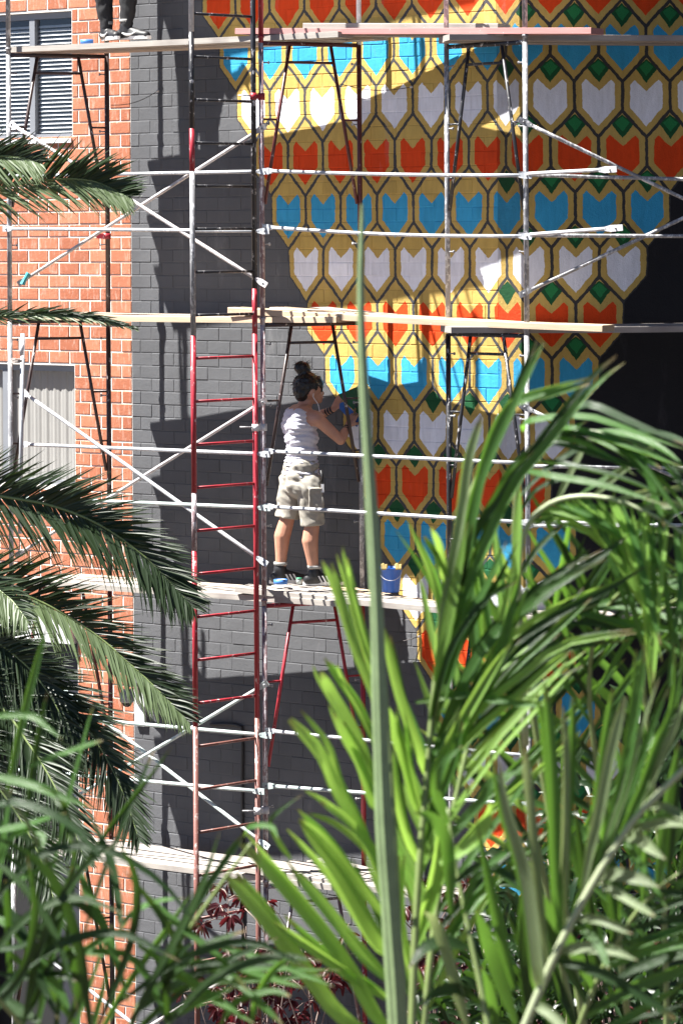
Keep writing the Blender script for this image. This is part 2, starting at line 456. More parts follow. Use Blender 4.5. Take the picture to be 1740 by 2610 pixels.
def lay(u_lo, u_hi, L, mat, wall, joint, j, score, nind, phase, holes):
    specs = []
    for r in range(int(ZT / .1)):
        z0 = r * .1 + joint / 2; H = .1 - joint
        cuts = [u_hi]; u = u_hi - (L if (r + phase) % 2 == 0 else L / 2)
        while u > u_lo: cuts.append(u); u -= L
        cuts.append(u_lo)
        for b, a in zip(cuts, cuts[1:]):
            pieces = [(a, b)]
            for h in holes:
                if z0 + H > h[2] + .02 and z0 < h[3] - .02:
                    np_ = []
                    for (p, q) in pieces:
                        if q <= h[0] or p >= h[1]: np_.append((p, q))
                        else:
                            if p < h[0]: np_.append((p, h[0]))
                            if q > h[1]: np_.append((h[1], q))
                    pieces = np_
            for (p, q) in pieces:
                if q - p > .035: specs.append((p + joint / 2, q - joint / 2, z0, H))
    specs.sort(key=score)
    rest = MB()
    for k, (p, q, z0, H) in enumerate(specs):
        prot = random.uniform(-.0015, .002)
        if k < nind:
            ln = round(q - p, 3)
            o = bpy.data.objects.new('brick', brick_mesh(ln, H, mat, random.randrange(5), j)); COL.objects.link(o)
            o.parent = wall; M4 = ROT4.copy(); M4.translation = WL(p, z0, prot) - OFF[wall]; o.matrix_local = M4
        else:
            o, f = brick_verts(q - p, H, prot, j)
            rest.add([WL(p + a, z0 + b, c) for a, b, c in o], f)
    rest.build('bricks', mat, wall, kind='stuff')
lay(UL, UB, .217, M_BRICK, BRW, .0105, .0012,
    lambda s: abs((s[0] + s[1]) / 2 + 2.1) * 1.0 + abs(s[2] - 6.6) * .7 + (0 if s[0] > -2.9 else 9), 150, 0, HOLES)
lay(UB, UE, .225, M_MURAL, PTW, .0045, .0014,
    lambda s: abs((s[0] + s[1]) / 2 - .2) * .7 + abs(s[2] - 5.6) * 1.0, 150, 1, [])

# upper window with a slatted blind
def window(h, mull, name_lab):
    u0, u1, z0, z1 = h
    fr = MB()
    for a, b, c, d in ((u0, u0 + .045, z0, z1), (u1 - .03, u1, z0, z1), (u0 + .045, u1 - .03, z1 - .05, z1), (u0 + .045, u1 - .03, z0, z0 + .04)):
        wbox(fr, a, b, c, d, -.09, -.04)
    wbox(fr, mull - .028, mull + .028, z0 + .04, z1 - .05, -.092, -.032)
    w = fr.build('window', M_ALU, BLD); w['label'] = name_lab
    bk = MB(); wbox(bk, u0, u1, z0, z1, -.275, -.25); bk.build('interior', M_VOID, w)
    for a, b in ((u0 + .045, mull - .028), (mull + .028, u1 - .03)):
        g = MB(); g.add([WL(a, z0 + .04, -.065), WL(b, z0 + .04, -.065), WL(b, z1 - .05, -.065), WL(a, z1 - .05, -.065)], [(0, 1, 2, 3)]); g.build('pane', M_GLASS, w)
    return w
mull1 = wall_uz(76, 200)[0]
w1 = window(W1, mull1, 'upper window with white slatted blind')
slm = bpy.data.meshes.new('slat')
for (a, b) in ((W1[0] + .05, mull1 - .03), (mull1 + .03, W1[1] - .035)):
    z = W1[2] + .06
    while z < W1[3] - .08:
        s_ = MB(); s_.box(WL((a + b) / 2, z, -.080), WD * ((b - a) / 2), WN * .0125 + V((0, 0, -.009)), (V((0, 0, .0105)) + WN * .007).normalized() * .0008)
        s_.build('slat', M_SLAT, w1); z += .0335
sl = MB(); wbox(sl, W1[0], W1[1] + .004, W1[2] - .035, W1[2] + .001, -.1, .02); sl.build('sill', M_CONC, w1)
mull2 = wall_uz(8, 1050)[0]
w2 = window(W2, mull2, 'lower window with drawn beige curtain')
cu = MB(); n = 160; vv = []; ff = []
for i in range(n + 1):
    t = i / n; u = W2[0] + .02 + t * (W2[1] - W2[0] - .04); o = -.092 + .0022 * math.sin(t * 150) + .004 * math.sin(t * 61 + 1)
    vv += [WL(u, W2[2] + .03, o), WL(u, W2[3] - .02, o)]
for i in range(n): ff.append((2 * i, 2 * i + 2, 2 * i + 3, 2 * i + 1))
cu.add(vv, ff); cu.build('curtain', M_CURT, w2, smooth=True)
# concrete ledge over a dark painted bay with a doorway
lg = MB(); wbox(lg, *LEDGE, -.28, .06); BL = lg.build('ledge', M_CONC, BLD)
by = MB(); dz = wall_uz(140, 1702)[1]; du0, du1 = wall_uz(70, 1900)[0], wall_uz(141, 1900)[0]
wbox(by, BAY[0], du0 - .55, 0, BAY[3], -.28, -.03); wbox(by, du1, BAY[1], 0, BAY[3], -.28, -.03); wbox(by, du0 - .55, du1, dz, BAY[3], -.28, -.03)
bay = by.build('entrance_bay', M_NAVY, BLD)
dr = MB(); wbox(dr, du0 - .55, du1, 0, dz, -.27, -.22); dr.build('door', M_VOID, bay)
# conduit painted over
cpts = [(540, 1846), (590, 1846), (612, 1851), (620, 1868), (620, 2000), (621, 2200), (622, 2420)]
cd = MB(); cd.path(catmull([WL(*wall_uz(*p), .014) for p in cpts], 30), .0125, 8)
cd.build('conduit', plain('black_conduit', (.02, .02, .022), .5), PTW, True)

# ------------------------------------------------------------------ scaffold
G = .08; BARS = {0: 10.22, 1: 8.19, 2: 6.16, 3: 4.135, 4: 2.11}
HT = 2.028
FR = {'left': (V((-2.523, 25.38, 0)), V((-1.797, 25.68, 0)), 0.0),
      'ladder': (V((-.571, 24.03, 0)), V((.136, 24.38, 0)), 0.0),
      'corner': (V((1.2745, 23.05, 0)), V((.7495, 23.60, 0)), -.06),
      'right': (V((3.40, 23.45, 0)), V((3.32, 24.12, 0)), -.06)}
def fpt(k, a, z): o, i, dz = FR[k]; p = o.lerp(i, a); return V((p.x, p.y, z))
def z_of(k, t): return BARS[t] + FR[k][2]
TIER = {0: 'above the topmost deck', 1: 'under the topmost deck', 2: 'under the second deck',
        3: "under the painter's deck", 4: 'under the lowest deck'}
WHERE = {'left': 'before the bare brick', 'ladder': 'beside the tall ladder', 'corner': 'at the mural corner',
         'right': 'beyond the right edge'}
LABS = {}
def frame(k, t, mo, mi, mt_):
    zb = z_of(k, t); z0 = max(zb - HT, .03) if t != 4 else .03
    lab = {S_GREY: 'grey', S_BROWN: 'dark brown', S_MAROON: 'maroon', S_BLACK: 'black-topped', S_PINK: 'worn pinkish', S_RED: 'red'}[mt_]
    T = thing('scaffold_section', f'{lab} arched scaffold {WHERE[k]}, {TIER[t]}', 'scaffold', fpt(k, 0, z0), 'arched scaffold sections')
    o, i, _ = FR[k]; ax = (i - o).normalized(); W = (i - o).length
    for a, m in ((0, mo), (1, mi)):
        up = MB().tube(fpt(k, a, z0 + .0), fpt(k, a, zb), .0187, n=12)
        u = up.build('upright', m, T, True)
        cl = MB().tube(fpt(k, a, z0 + .035), fpt(k, a, z0 + .05), .0245, n=12); cl.build('collar', m, u, True)
    tb = MB(); tb.tube(fpt(k, .02, zb - .002), fpt(k, .98, zb - .002), .0165, n=10); tb.build('top_bar', mt_, T, True)
    tops, bots = (.29, .71), (.03, .97)
    dl = 1.16
    lx = lambda s, d: tops[s] + (bots[s] - tops[s]) * d / dl
    for s in (0, 1):
        MB().tube(fpt(k, tops[s], zb - .012), fpt(k, bots[s], zb - dl), .0128, n=10).build('arch_leg', mt_ if k != 'left' else mi, T, True)
    MB().tube(fpt(k, lx(0, .135), zb - .135), fpt(k, lx(1, .135), zb - .135), .0105, n=8).build('arch_rung', mt_, T, True)
    for s, a in ((0, 0), (1, 1)):
        for d in (.55, .93):
            MB().tube(fpt(k, a, zb - d), fpt(k, lx(s, d), zb - d), .0075, n=8).build('tie_stub', mt_, T, True)
        for d in (.14, .58, 1.45):
            p = fpt(k, a, zb - d); q = p + ax * (.055 if a == 0 else -.055)
            st = MB().tube(p, q, .005, n=8); st.tube(q, q + ax * (.008 if a == 0 else -.008), .011, n=8)
            st.build('brace_stud', S_GREY, T, True)
    if t == 4:
        for a in (0, 1):
            MB().box(fpt(k, a, .012), V((.07, 0, 0)), V((0, .07, 0)), V((0, 0, .012))).build('base_plate', S_RUST, T)
    return T
frame('left', 0, S_GREY, S_BROWN, S_BROWN); frame('left', 1, S_GREY, S_BROWN, S_BROWN); frame('left', 2, S_GREY, S_BROWN, S_BROWN)
frame('left', 3, S_GREY, S_MAROON, S_MAROON); frame('left', 4, S_GREY, S_BROWN, S_BROWN)
frame('ladder', 0, S_RED, S_WHITE, S_MAROON); frame('ladder', 1, S_PINK, S_MAROON, S_MAROON); frame('ladder', 2, S_PINK, S_GREY, S_BROWN)
frame('ladder', 3, S_PINK, S_RED, S_RED); frame('ladder', 4, S_PINK, S_RED, S_PINK)
for t in range(5): frame('corner', t, S_GREY, S_GREY if t != 2 else S_BLACK, S_BLACK)
for t in range(5): frame('right', t, S_GREY, S_GREY, S_GREY)

# planks --------------------------------------------------------------
PW, PTk = .1, .022
DECK = {0: 'above the top of the picture', 1: 'on the topmost deck', 2: 'on the second deck', 3: "on the painter's deck", 4: 'on the lowest deck'}
def plank(a, b, mat, label, tilt=0., w=PW):
    a, b = V(a), V(b); ax = (b - a); L = ax.length; ax.normalize(); sd = V((0, 0, 1)).cross(ax).normalized(); upv = ax.cross(sd)
    sd = (sd + upv * tilt).normalized(); upv = ax.cross(sd)
    n = 7; v = []; f = []
    sag = random.uniform(.0, .012); cup = random.uniform(-.003, .003)
    for i in range(n):
        t = i / (n - 1); c = a.lerp(b, t) - upv * sag * math.sin(math.pi * t)
        jw = random.uniform(-.003, .003)
        for s, h in ((-1, -1), (1, -1), (1, .82), (.97, 1), (-.97, 1), (-1, .82)):
            v.append(c + sd * (s * (w + jw)) + upv * (h * PTk + (cup if abs(s) == 1 else 0)))
    for i in range(n - 1):
        for k in range(6): f.append((i * 6 + k, (i + 1) * 6 + k, (i + 1) * 6 + (k + 1) % 6, i * 6 + (k + 1) % 6))
    f += [tuple(range(6)), tuple(range((n - 1) * 6 + 5, (n - 1) * 6 - 1, -1))]
    base = (a + b) / 2
    # local frame along the plank so that the grain runs with it
    Mx = Matrix((ax, sd, upv)).transposed().to_4x4(); Mx.translation = base; inv = Mx.inverted()
    me = bpy.data.meshes.new('scaffold_plank'); me.from_pydata([inv @ q for q in v], [], [q[::-1] for q in f]); me.update(); me.materials.append(WOOD[mat].m)
    bm = bmesh.new(); bm.from_mesh(me); bmesh.ops.recalc_face_normals(bm, faces=bm.faces); bm.to_mesh(me); bm.free()
    o = bpy.data.objects.new('scaffold_plank', me); COL.objects.link(o); o.matrix_world = Mx
    return tag(o, label, 'plank', 'planks of the scaffold decks')
def bayplank(k1, a1, k2, a2, t, e1, e2, lvl, mat, label, dz=0., tilt=0.):
    z1, z2 = z_of(k1, t) + .0165 + PTk + lvl * 2 * PTk + .002 + dz, z_of(k2, t) + .0165 + PTk + lvl * 2 * PTk + .002 + dz
    p, q = fpt(k1, a1, z1), fpt(k2, a2, z2); d = (q - p).normalized()
    return plank(p - d * e1, q + d * e2, mat, label, tilt)
SLOT = {.24: 'outermost', .5: 'middle', .76: 'wall-side'}
ca = {0: ('white', 'grey', 'pale'), 1: ('white', 'grey', 'pale'), 2: ('new', 'pale', 'pale'), 3: ('white', 'white', 'pale'), 4: ('white', 'white', 'grey')}
for t in range(5):
    for a, m in zip((.24, .5, .76), ca[t]):
        e2 = {.24: .50, .5: .28, .76: .40}[a] + random.uniform(-.05, .05)
        bayplank('left', a, 'ladder', a + random.uniform(-.01, .01), t, .06 + random.uniform(0, .12), e2, 0, m,
                 f'{SLOT[a]} plank of the left bay {DECK[t]}')
cb = {0: ('pink', 'grey', 'white'), 1: ('pink', 'white', 'grey'), 2: ('new', 'new', 'grey'), 3: ('white', 'white', 'new'), 4: ('white', 'grey', 'grey')}
for t in range(5):
    for a, m in zip((.24, .5, .76), cb[t]):
        e1 = {.24: .42, .5: .30, .76: .22}[a] + random.uniform(-.05, .05); e2 = {.24: .35, .5: .30, .76: .10}[a]
        if t == 1 and a == .24: e1, e2 = .36, .78
        if t == 2 and a == .24: e1, e2 = .44, .85
        if t < 2 and a > .7:
            zz = z_of('ladder', t) + .0165 + PTk * 5 + .004; pa, pb = V((.0, 24.30, zz)), V((1.16, 23.655, zz - .05)); dd_ = (pb - pa).normalized()
            plank(pa - dd_ * e1, pb, m, f'loose upper plank {DECK[t]}, slanting over to the mural corner')
        bayplank('ladder', a, 'corner', {.24: .36, .5: .63, .76: .90}[a], t, e1, e2, 1, m,
                 f'{SLOT[a]} {"pink stained " if m == "pink" else ""}plank of the mural bay {DECK[t]}')
cc = {0: ('grey', 'white', 'grey'), 1: ('grey', 'grey', 'grey'), 2: ('grey', 'grey', 'grey'), 3: ('grey', 'white', 'grey'), 4: ('grey', 'grey', 'grey')}
for t in range(5):
    for a, b2, m in zip((.42, .70), (.34, .68), cc[t]):
        bayplank('corner', a, 'right', b2, t, .32 if a < .5 else .2, .3, 0, m,
                 f'{"front" if a < .5 else "back"} weathered plank of the right bay {DECK[t]}')

# tubes and braces ------------------------------------------------------
def brace(a, b, mat, label, r=.0135, ends=(True, True), name='scaffold_brace', cat='brace', group='braces of the scaffold', bend=0., paddle=1.):
    a, b = V(a), V(b); T = thing(name, label, cat, a.lerp(b, .5), group); ax = (b - a).normalized()
    pts = [a.lerp(b, i / 8) + V((0, 0, -bend * math.sin(math.pi * i / 8))) for i in range(9)]
    MB().path(pts, r, 10).build('tube', mat, T, True)
    sd = V((ax.z, 0, -ax.x)).normalized() if abs(ax.x) + abs(ax.z) > .01 else V((0, 0, 1))
    yv = ax.cross(sd).normalized()
    for e, p, d in ((ends[0], a, -ax), (ends[1], b, ax)):
        if not e: continue
        m = MB(); L = .055 * paddle; w0, w1 = r * 1.05, r * 1.7
        for (s0, s1, ww0, ww1, h0, h1) in ((-.01, .03, w0, w1, r, .005), (.03, L + .03, w1, w1 * .92, .005, .004)):
            v = []
            for s, ww, h in ((s0, ww0, h0), (s1, ww1, h1)):
                for i, j in ((-1, -1), (1, -1), (1, 1), (-1, 1)): v.append(p + d * s + sd * (i * ww) + yv * (j * h))
            m.add(v, [(0, 3, 2, 1), (4, 5, 6, 7), (0, 1, 5, 4), (1, 2, 6, 5), (2, 3, 7, 6), (3, 0, 4, 7)])
        fe = m.build('flat_end', mat, T)
        pc = p + d * (L * .55 + .02)
        MB().tube(pc - yv * .012, pc + yv * .012, .007, n=8).build('pin', S_GREY, fe, True)
    return T
OL, OC = FR['left'][0].y, FR['ladder'][0].y
def tb(x0, y0, Y0, x1, y1, Y1, mat, label, **kw): return brace(P(x0, y0, Y0), P(x1, y1, Y1), mat, label, **kw)
fl = .05
YL, YM, YC = FR['left'][0].y - fl, FR['ladder'][0].y - fl, FR['corner'][0].y - fl
rails = dict(name='guard_rail', cat='rail', group='guard rails of the scaffold')
tb(30, 449, YL, 662, 437, YM, S_TUBE, 'white guard rail behind the black ladder rungs, upper of two', **rails)
tb(30, 583, YL, 662, 589, YM, S_TUBE, 'white guard rail behind the black ladder rungs, lower of two', **rails)
tb(72, 1133, YL, 665, 1157, YM, S_TUBE, 'white rail from the lower window to the red ladder', **rails)
tb(40, 1268, YL, 665, 1294, YM, S_MINT, 'pale green rail behind the big dark frond', **rails)
tb(45, 1818, YL, 668, 1873, YM, S_MINT, 'pale green rail passing just below the security camera', **rails)
tb(45, 1962, YL, 650, 2016, YM, S_MINT, 'pale green rail across the brown ladder foot, lowest in view on the left', **rails)
tb(692, 436, YM, 1326, 447, YC, S_TUBE, 'white rail crossing the red and blue hearts', bend=.01, **rails)
tb(692, 580, YM, 1326, 602, YC, S_TUBE, 'white rail crossing the blue hearts above the white ones', bend=.02, **rails)
tb(695, 1151, YM, 1326, 1180, YC, S_TUBE, "white rail at the painter's waist", **rails)
tb(695, 1292, YM, 1328, 1331, YC, S_TUBE, "pale rail at the painter's knees", **rails)
tb(697, 1864, YM, 1330, 1925, YC, S_TUBE, 'spotted white rail in the shade below the painter, upper of two', **rails)
tb(695, 2004, YM, 1330, 2050, YC, S_MINT, 'spotted pale rail in the shade below the painter, lower of two', **rails)
YR = 23.15
tb(1352, 446, YC + .03, 1960, 463, YR, S_GREY, 'grey rail running off right over the shaded red hearts', **rails)
tb(1352, 600, YC + .03, 1960, 603, YR, S_GREY, 'grey rail running off right over the shaded blue hearts', **rails)
tb(1352, 1188, YC + .03, 1960, 1196, YR, S_GREY, 'grey rail running off right behind the arching leaves', **rails)
tb(1352, 1340, YC + .03, 1960, 1338, YR, S_TUBE, 'pale rail running off right behind the hanging leaflets', **rails)
for (x0, y0, x1, y1, w) in ((1346, 443, 1530, 433, 'upper'), (1350, 598, 1545, 583, 'lower')):
    tb(x0, y0, YC - .03, x1, y1, YC - .35, S_WHITE, f'short white rail stub with flat paddle end on the mural corner, {w} one', ends=(False, True), paddle=1.7, **rails)
tb(1350, 1330, YC - .03, 1560, 1334, YC - .35, S_WHITE, 'short white rail stub behind the hanging leaflets', ends=(False, True), paddle=1.7, **rails)
# cross braces
tb(42, 324, YL, 658, 714, YM, S_BRACE, 'cross brace falling right from the upper window to the ladder')
tb(655, 335, YM + .03, 66, 712, YL + .03, S_BRACE, 'cross brace rising right over bare brick to the ladder, taped blue at its foot')
tb(72, 1008, YL, 660, 1424, YM, S_TUBE, 'white cross brace falling right from the lower window past the red ladder')
tb(657, 1032, YM + .03, 60, 1405, YL + .03, S_BRACE, 'weathered cross brace rising right behind the big dark frond')
tb(150, 1748, YL, 665, 2145, YM, S_MINT, 'pale green cross brace falling right below the security camera')
tb(662, 1752, YM + .03, 80, 2098, YL + .03, S_MINT, 'pale green cross brace rising right below the security camera')
tb(120, 2440, YL, 665, 2860, YM, S_TUBE, 'white cross brace in the lower left corner falling right')
tb(665, 2440, YM + .03, 100, 2790, YL + .03, S_BRACE, 'weathered cross brace in the lower left corner rising right')
tb(1350, 318, YC + .02, 1960, 612, YR, S_GREY, 'grey cross brace falling right over the shaded red hearts')
tb(1350, 740, YC + .04, 1960, 452, YR, S_GREY, 'grey cross brace rising right over the shaded white hearts')
tb(1352, 1500, YC + .04, 1960, 1190, YR, S_WHITE, 'pale cross brace rising right behind the hanging leaflets')
tb(1352, 1045, YC + .02, 1960, 1330, YR, S_GREY, 'grey cross brace falling right behind the arching leaves')
# blue tape on a brace foot, tied pole beside the lower window
MB().path([P(58, 700, YL - .03), P(62, 712, YL - .03), P(66, 724, YL - .03)], .022, 8)
m = MB(); m.path([P(74, 696, YL - .01), P(64, 712, YL - .01), P(58, 725, YL - .01)], lambda t: .02 + .006 * math.sin(t * 9), 8)
tag(m.build('tape_wrap', plain('turquoise_tape', (.06, .34, .38), .5)), 'turquoise tape wrapped round a brace foot at the left end', 'tape')
tp = thing('steel_pole', 'pale blue grey pole lashed upright beside the lower window', 'pole', P(50, 1330, YL - .06))
MB().tube(P(52, 1360, YL - .055), P(59, 850, YL - .055), .0165, n=12).build('tube', S_TUBE, tp, True)
MB().tube(P(57, 905, YL - .055), P(58, 870, YL - .055), .0185, n=12).build('sleeve', S_WHITE, tp, True)
tie = MB()
for k in range(5):
    c = P(47, 918 + k * 2.2 - 3, YL - .03); pts = []
    for i in range(17):
        g = i / 16 * 2 * math.pi; pts.append(c + V((.052 * math.cos(g), .05 * math.sin(g) - .0, .006 * math.sin(g * 2 + k))))
    tie.path(pts, .0035, 6)
tag(tie.build('wire_tie', plain('old_wire', (.32, .28, .26), .6)), 'twisted wire lashing the pole to the left upright', 'wire')
# red couplers
def coupler(c, mat, label, r=.035):
    T = thing('coupler', label, 'clamp', c, 'couplers on the uprights')
    MB().tube(c - V((0, 0, .022)), c + V((0, 0, .022)), r, n=12).build('sleeve', mat, T, True)
    MB().box(c + V((-.045, -.02, 0)), V((.03, 0, 0)), V((0, .014, 0)), V((0, 0, .018))).build('jaw', mat, T)
    MB().tube(c + V((-.10, -.03, .004)), c + V((-.05, -.02, 0)), .005, n=8).build('bolt', S_WHITE, T, True)
    return T
coupler(P(272, 602, FR['left'][1].y), S_RED, 'red coupler on the dark upright before the bare brick')
coupler(P(298, 1925, FR['left'][1].y), S_RED, 'red coupler on the dark upright below the security camera')

# access ladder ---------------------------------------------------------
LA, LB = P(491, 600, 23.60), P(648, 600, 24.0); LA.z = LB.z = 0
def lz(py): return CZ - (py - 601) / 354.5
def lpt(a, z):
    p = LA.lerp(LB, a); return V((p.x + (z - CZ) * -.0, p.y, z))
def ladder(y0, y1, lsegs, rsegs, rungs, label):
    T = thing('access_ladder', label, 'ladder', lpt(.5, lz(y1)), 'ladder sections clamped to the scaffold')
    for a, segs in ((0, lsegs), (1, rsegs)):
        for (ya, yb, m) in segs: MB().tube(lpt(a, lz(yb) + .0005), lpt(a, lz(ya) - .0005), .0195, n=12).build('rail', m, T, True)
    for py, m in rungs:
        z = lz(py)
        MB().tube(lpt(.03, z), lpt(.97, z), .0105, n=10).build('rung', m, T, True)
    return T
R0 = 42
rl = [R0 + 108.2 * i for i in range(-4, 27)]
ladder(-420, 850, [(-420, 88, S_WHITE), (88, 330, S_BLACK), (330, 438, S_RED), (438, 850, S_GREY)], [(-420, 735, S_BLACK), (735, 850, S_RED)],
       [(y, S_BLACK) for y in rl if y < 850], 'upper ladder section with black rungs left of the mural')
ladder(850, 1830, [(850, 1245, S_RED), (1245, 1390, S_PINK), (1390, 1830, S_RED)], [(850, 1830, S_RED)],
       [(y, S_RED) for y in rl if 850 < y < 1830], 'middle ladder section, red, at the height of the painter')
ladder(1830, 3000, [(1830, 3000, S_RUST)], [(1830, 3000, S_RUST)],
       [(y, S_RUST) for y in rl if 1830 < y < 2990], 'lowest ladder section, rusty brown, running down into the leaves')
for y, m, lab in ((245, S_RED, 'red ladder clamp beside the white hearts'), (1090, S_WHITE, "pale ladder clamp left of the painter's waist"),
                  (2068, S_WHITE, 'grey ladder clamp on the rusty ladder foot')):
    T = thing('ladder_clamp', lab, 'clamp', lpt(1, lz(y)), 'ladder clamps')
    c = lpt(1, lz(y)); d = fpt('ladder', 0, lz(y)) - c
    for q in (c, c + d): MB().tube(q - V((0, 0, .025)), q + V((0, 0, .025)), .027, n=12).build('jaw', m, T, True)
    MB().box(c + d / 2, d / 2, V((0, .014, 0)), V((0, 0, .016))).build('bridge', m, T)
    MB().tube(c + V((-.11, -.03, .006)), c + V((-.02, -.02, .004)), .006, n=8).build('bolt', S_GREY, T, True)
# tie wires from the frames to the wall hooks
for (a, b, lab) in (((P(282, 268, FR['left'][1].y)), WL(*wall_uz(405, 232), .01), 'thin tie wire from the left frame to a hook in the grey wall'),
                    ((P(866, 214, 24.34)), WL(*wall_uz(1050, 222), .01), 'thin tie wire from the ladder frame to a hook above the white hearts'),
                    ((P(880, 1640, 24.34)), WL(*wall_uz(1070, 1622), .01), 'thin tie wire below the deck of the painter')):
    T = thing('tie_wire', lab, 'wire', b); pts = [a.lerp(b, i / 10) - V((0, 0, .035 * math.sin(math.pi * i / 10))) for i in range(11)]
    MB().path(pts, .0028, 6).build('strand', plain('dark_wire', (.06, .05, .05), .6), T, True)
    MB().tube(b - WN * .02, b + WN * .012, .008, n=8).build('hook', S_WHITE, T, True)

# ------------------------------------------------------------------ people
def remesh(mb, voxel, name, mat, parent, smooth_it=6, kind=None):
    me = bpy.data.meshes.new('tmp'); me.from_pydata([tuple(v) for v in mb.v], [], mb.f); me.update()
    o = bpy.data.objects.new('tmp', me); COL.objects.link(o)
    md = o.modifiers.new('r', 'REMESH'); md.mode = 'VOXEL'; md.voxel_size = voxel
    if smooth_it:
        sm = o.modifiers.new('s', 'SMOOTH'); sm.factor = .5; sm.iterations = smooth_it
    dg = bpy.context.evaluated_depsgraph_get(); ev = o.evaluated_get(dg); m2 = ev.to_mesh()
    v = [x.co.copy() for x in m2.vertices]; f = [tuple(p.vertices) for p in m2.polygons]
    ev.to_mesh_clear(); bpy.data.objects.remove(o)
    return mesh(name, v, f, mat, parent, True, kind)
M_SKIN = plain('skin', (.47, .235, .155), .48, .22, 16, .001, 260)
M_HAIR = plain('black_hair', (.008, .007, .007), .38, .3, 60, .002, 200)
M_VEST = plain('pale_lilac_cotton', (.60, .59, .66), .85, .10, 40, .003, 400)
M_SHORT = plain('khaki_cotton', (.34, .315, .27), .88, .14, 26, .003, 300)
M_SHOEB = plain('black_shoe', (.016, .016, .018), .5, .2, 20)
M_SHOEW = plain('white_shoe_trim', (.62, .62, .62), .5, .1, 20)
M_BLACKC = plain('black_trousers', (.014, .014, .016), .8, .2, 20, .002, 200)
M_BAND = plain('black_wristband', (.012, .012, .013), .5, .2)
M_WHITEP = plain('white_plastic', (.7, .7, .7), .4, .05)
def finger(mb, pts, r0=.0088, r1=.0066):
    pts = [V(p) for p in pts]
    for i in range(len(pts) - 1):
        t0, t1 = i / (len(pts) - 1), (i + 1) / (len(pts) - 1)
        mb.capsule(pts[i], r0 + (r1 - r0) * t0, pts[i + 1], r0 + (r1 - r0) * t1, 8)
def hand(mb, wrist, fwd, palmn, curl, spread=.004, sc=1.):
    """palm and five bent fingers; fwd along the hand, palmn out of the palm, curl in radians per joint"""
    fwd = V(fwd).normalized(); pn = V(palmn); pn = (pn - fwd * pn.dot(fwd)).normalized(); sd = fwd.cross(pn)
    for k in range(4):
        o = (k - 1.5) * .0185 * sc
        mb.capsule(wrist + sd * o * .6, .0145 * sc, wrist + fwd * (.085 - .004 * abs(k - 1.2)) * sc + sd * o, .0115 * sc, 8)
    for k, ln in enumerate((.068, .078, .073, .056)):
        o = (k - 1.5) * .0195 * sc; p = wrist + fwd * .088 * sc + sd * o; pts = [p]; a = curl * .6 + .08 * k
        for seg in (.45, .32, .25):
            d = fwd * math.cos(a) + pn * math.sin(a) + sd * ((k - 1.5) * spread * 10); p = p + d.normalized() * ln * seg * sc; pts.append(p); a += curl
        finger(mb, pts, .0092 * sc, .0070 * sc)
    p = wrist + fwd * .022 * sc - sd * .024 * sc + pn * .004; d = (fwd * .7 - sd * .6 + pn * .5).normalized()
    q = p + d * .045 * sc; e = (fwd * .9 - sd * .05 + pn * .5).normalized()
    finger(mb, [p, q, q + e * .028 * sc, q + e * .028 * sc + (e + pn * .4).normalized() * .022 * sc], .0125 * sc, .0078 * sc)

YP = 24.42
def Q(px, py, dy=0.): return P(px, py, YP + dy)
PT = thing('person', 'person in white tank top and khaki shorts painting the mural from the scaffold', 'person', Q(775, 1487))
FACE = V((.94, .34, 0)).normalized()                  # where the body looks: right and a little towards the wall
SIDE = V((FACE.y, -FACE.x, 0))                        # her right hand side, towards the camera
hipc, chest, neck = Q(768, 1205), Q(766, 1085), Q(775, 1043)
head = Q(789, 993)
body = MB()
# torso
for c, w, dpt in ((Q(768, 1215), .130, .088), (Q(768, 1180), .130, .086), (Q(770, 1150), .132, .098), (Q(768, 1115), .142, .105), (Q(764, 1080), .155, .105), (Q(766, 1062), .155, .09)):
    for s in (-1, 1): body.ball(c + SIDE * (s * (w - dpt) * .85), dpt, 14, (1, 1, 1.05))
    body.ball(c, dpt * 1.02, 14)
sh_r, sh_l = Q(792, 1066) + SIDE * .155, Q(765, 1064) - SIDE * .165
for s in (sh_r, sh_l): body.capsule(s, .058, Q(768, 1058), .065)
body.capsule(Q(768, 1058), .062, Q(782, 1018), .05)
# head: skull, jaw, nose, chin, ear
body.ball(head + V((-.004, 0, .012)), .088, 16, (1.06, .92, 1.12))
body.ball(head + FACE * .042 + V((0, 0, -.045)), .058, 14, (1, .92, 1.05))
body.ball(head + FACE * .074 + V((0, 0, -.082)), .024, 10)
body.capsule(head + FACE * .089 + V((0, 0, -.002)), .010, head + FACE * .104 + V((0, 0, -.030)), .0125, 8)
body.ball(head + FACE * .094 + V((0, 0, -.055)), .012, 8, (1, 1.6, .7)); body.ball(head + FACE * .092 + V((0, 0, -.067)), .011, 8, (1, 1.5, .8))
for s in (-1, 1):
    body.ball(head + FACE * .078 + SIDE * (s * .032) + V((0, 0, .014)), .015, 8)
    body.ball(head - FACE * .008 + SIDE * (s * .083) + V((0, 0, -.020)), .024, 10, (1, .45, 1.4))
# right arm (towards the camera): down to the bent elbow, forearm up to the tool
el_r, wr_r = Q(852, 1119) + SIDE * .13, Q(884, 1086) + SIDE * .02
body.capsule(sh_r, .050, sh_r.lerp(el_r, .55), .043); body.capsule(sh_r.lerp(el_r, .55), .043, el_r, .036)
body.capsule(el_r, .038, el_r.lerp(wr_r, .4), .036); body.capsule(el_r.lerp(wr_r, .4), .036, wr_r, .024)
hand(body, wr_r, Q(900, 1062) + SIDE * 0.0 - wr_r, V((.6, .7, .0)), .62)
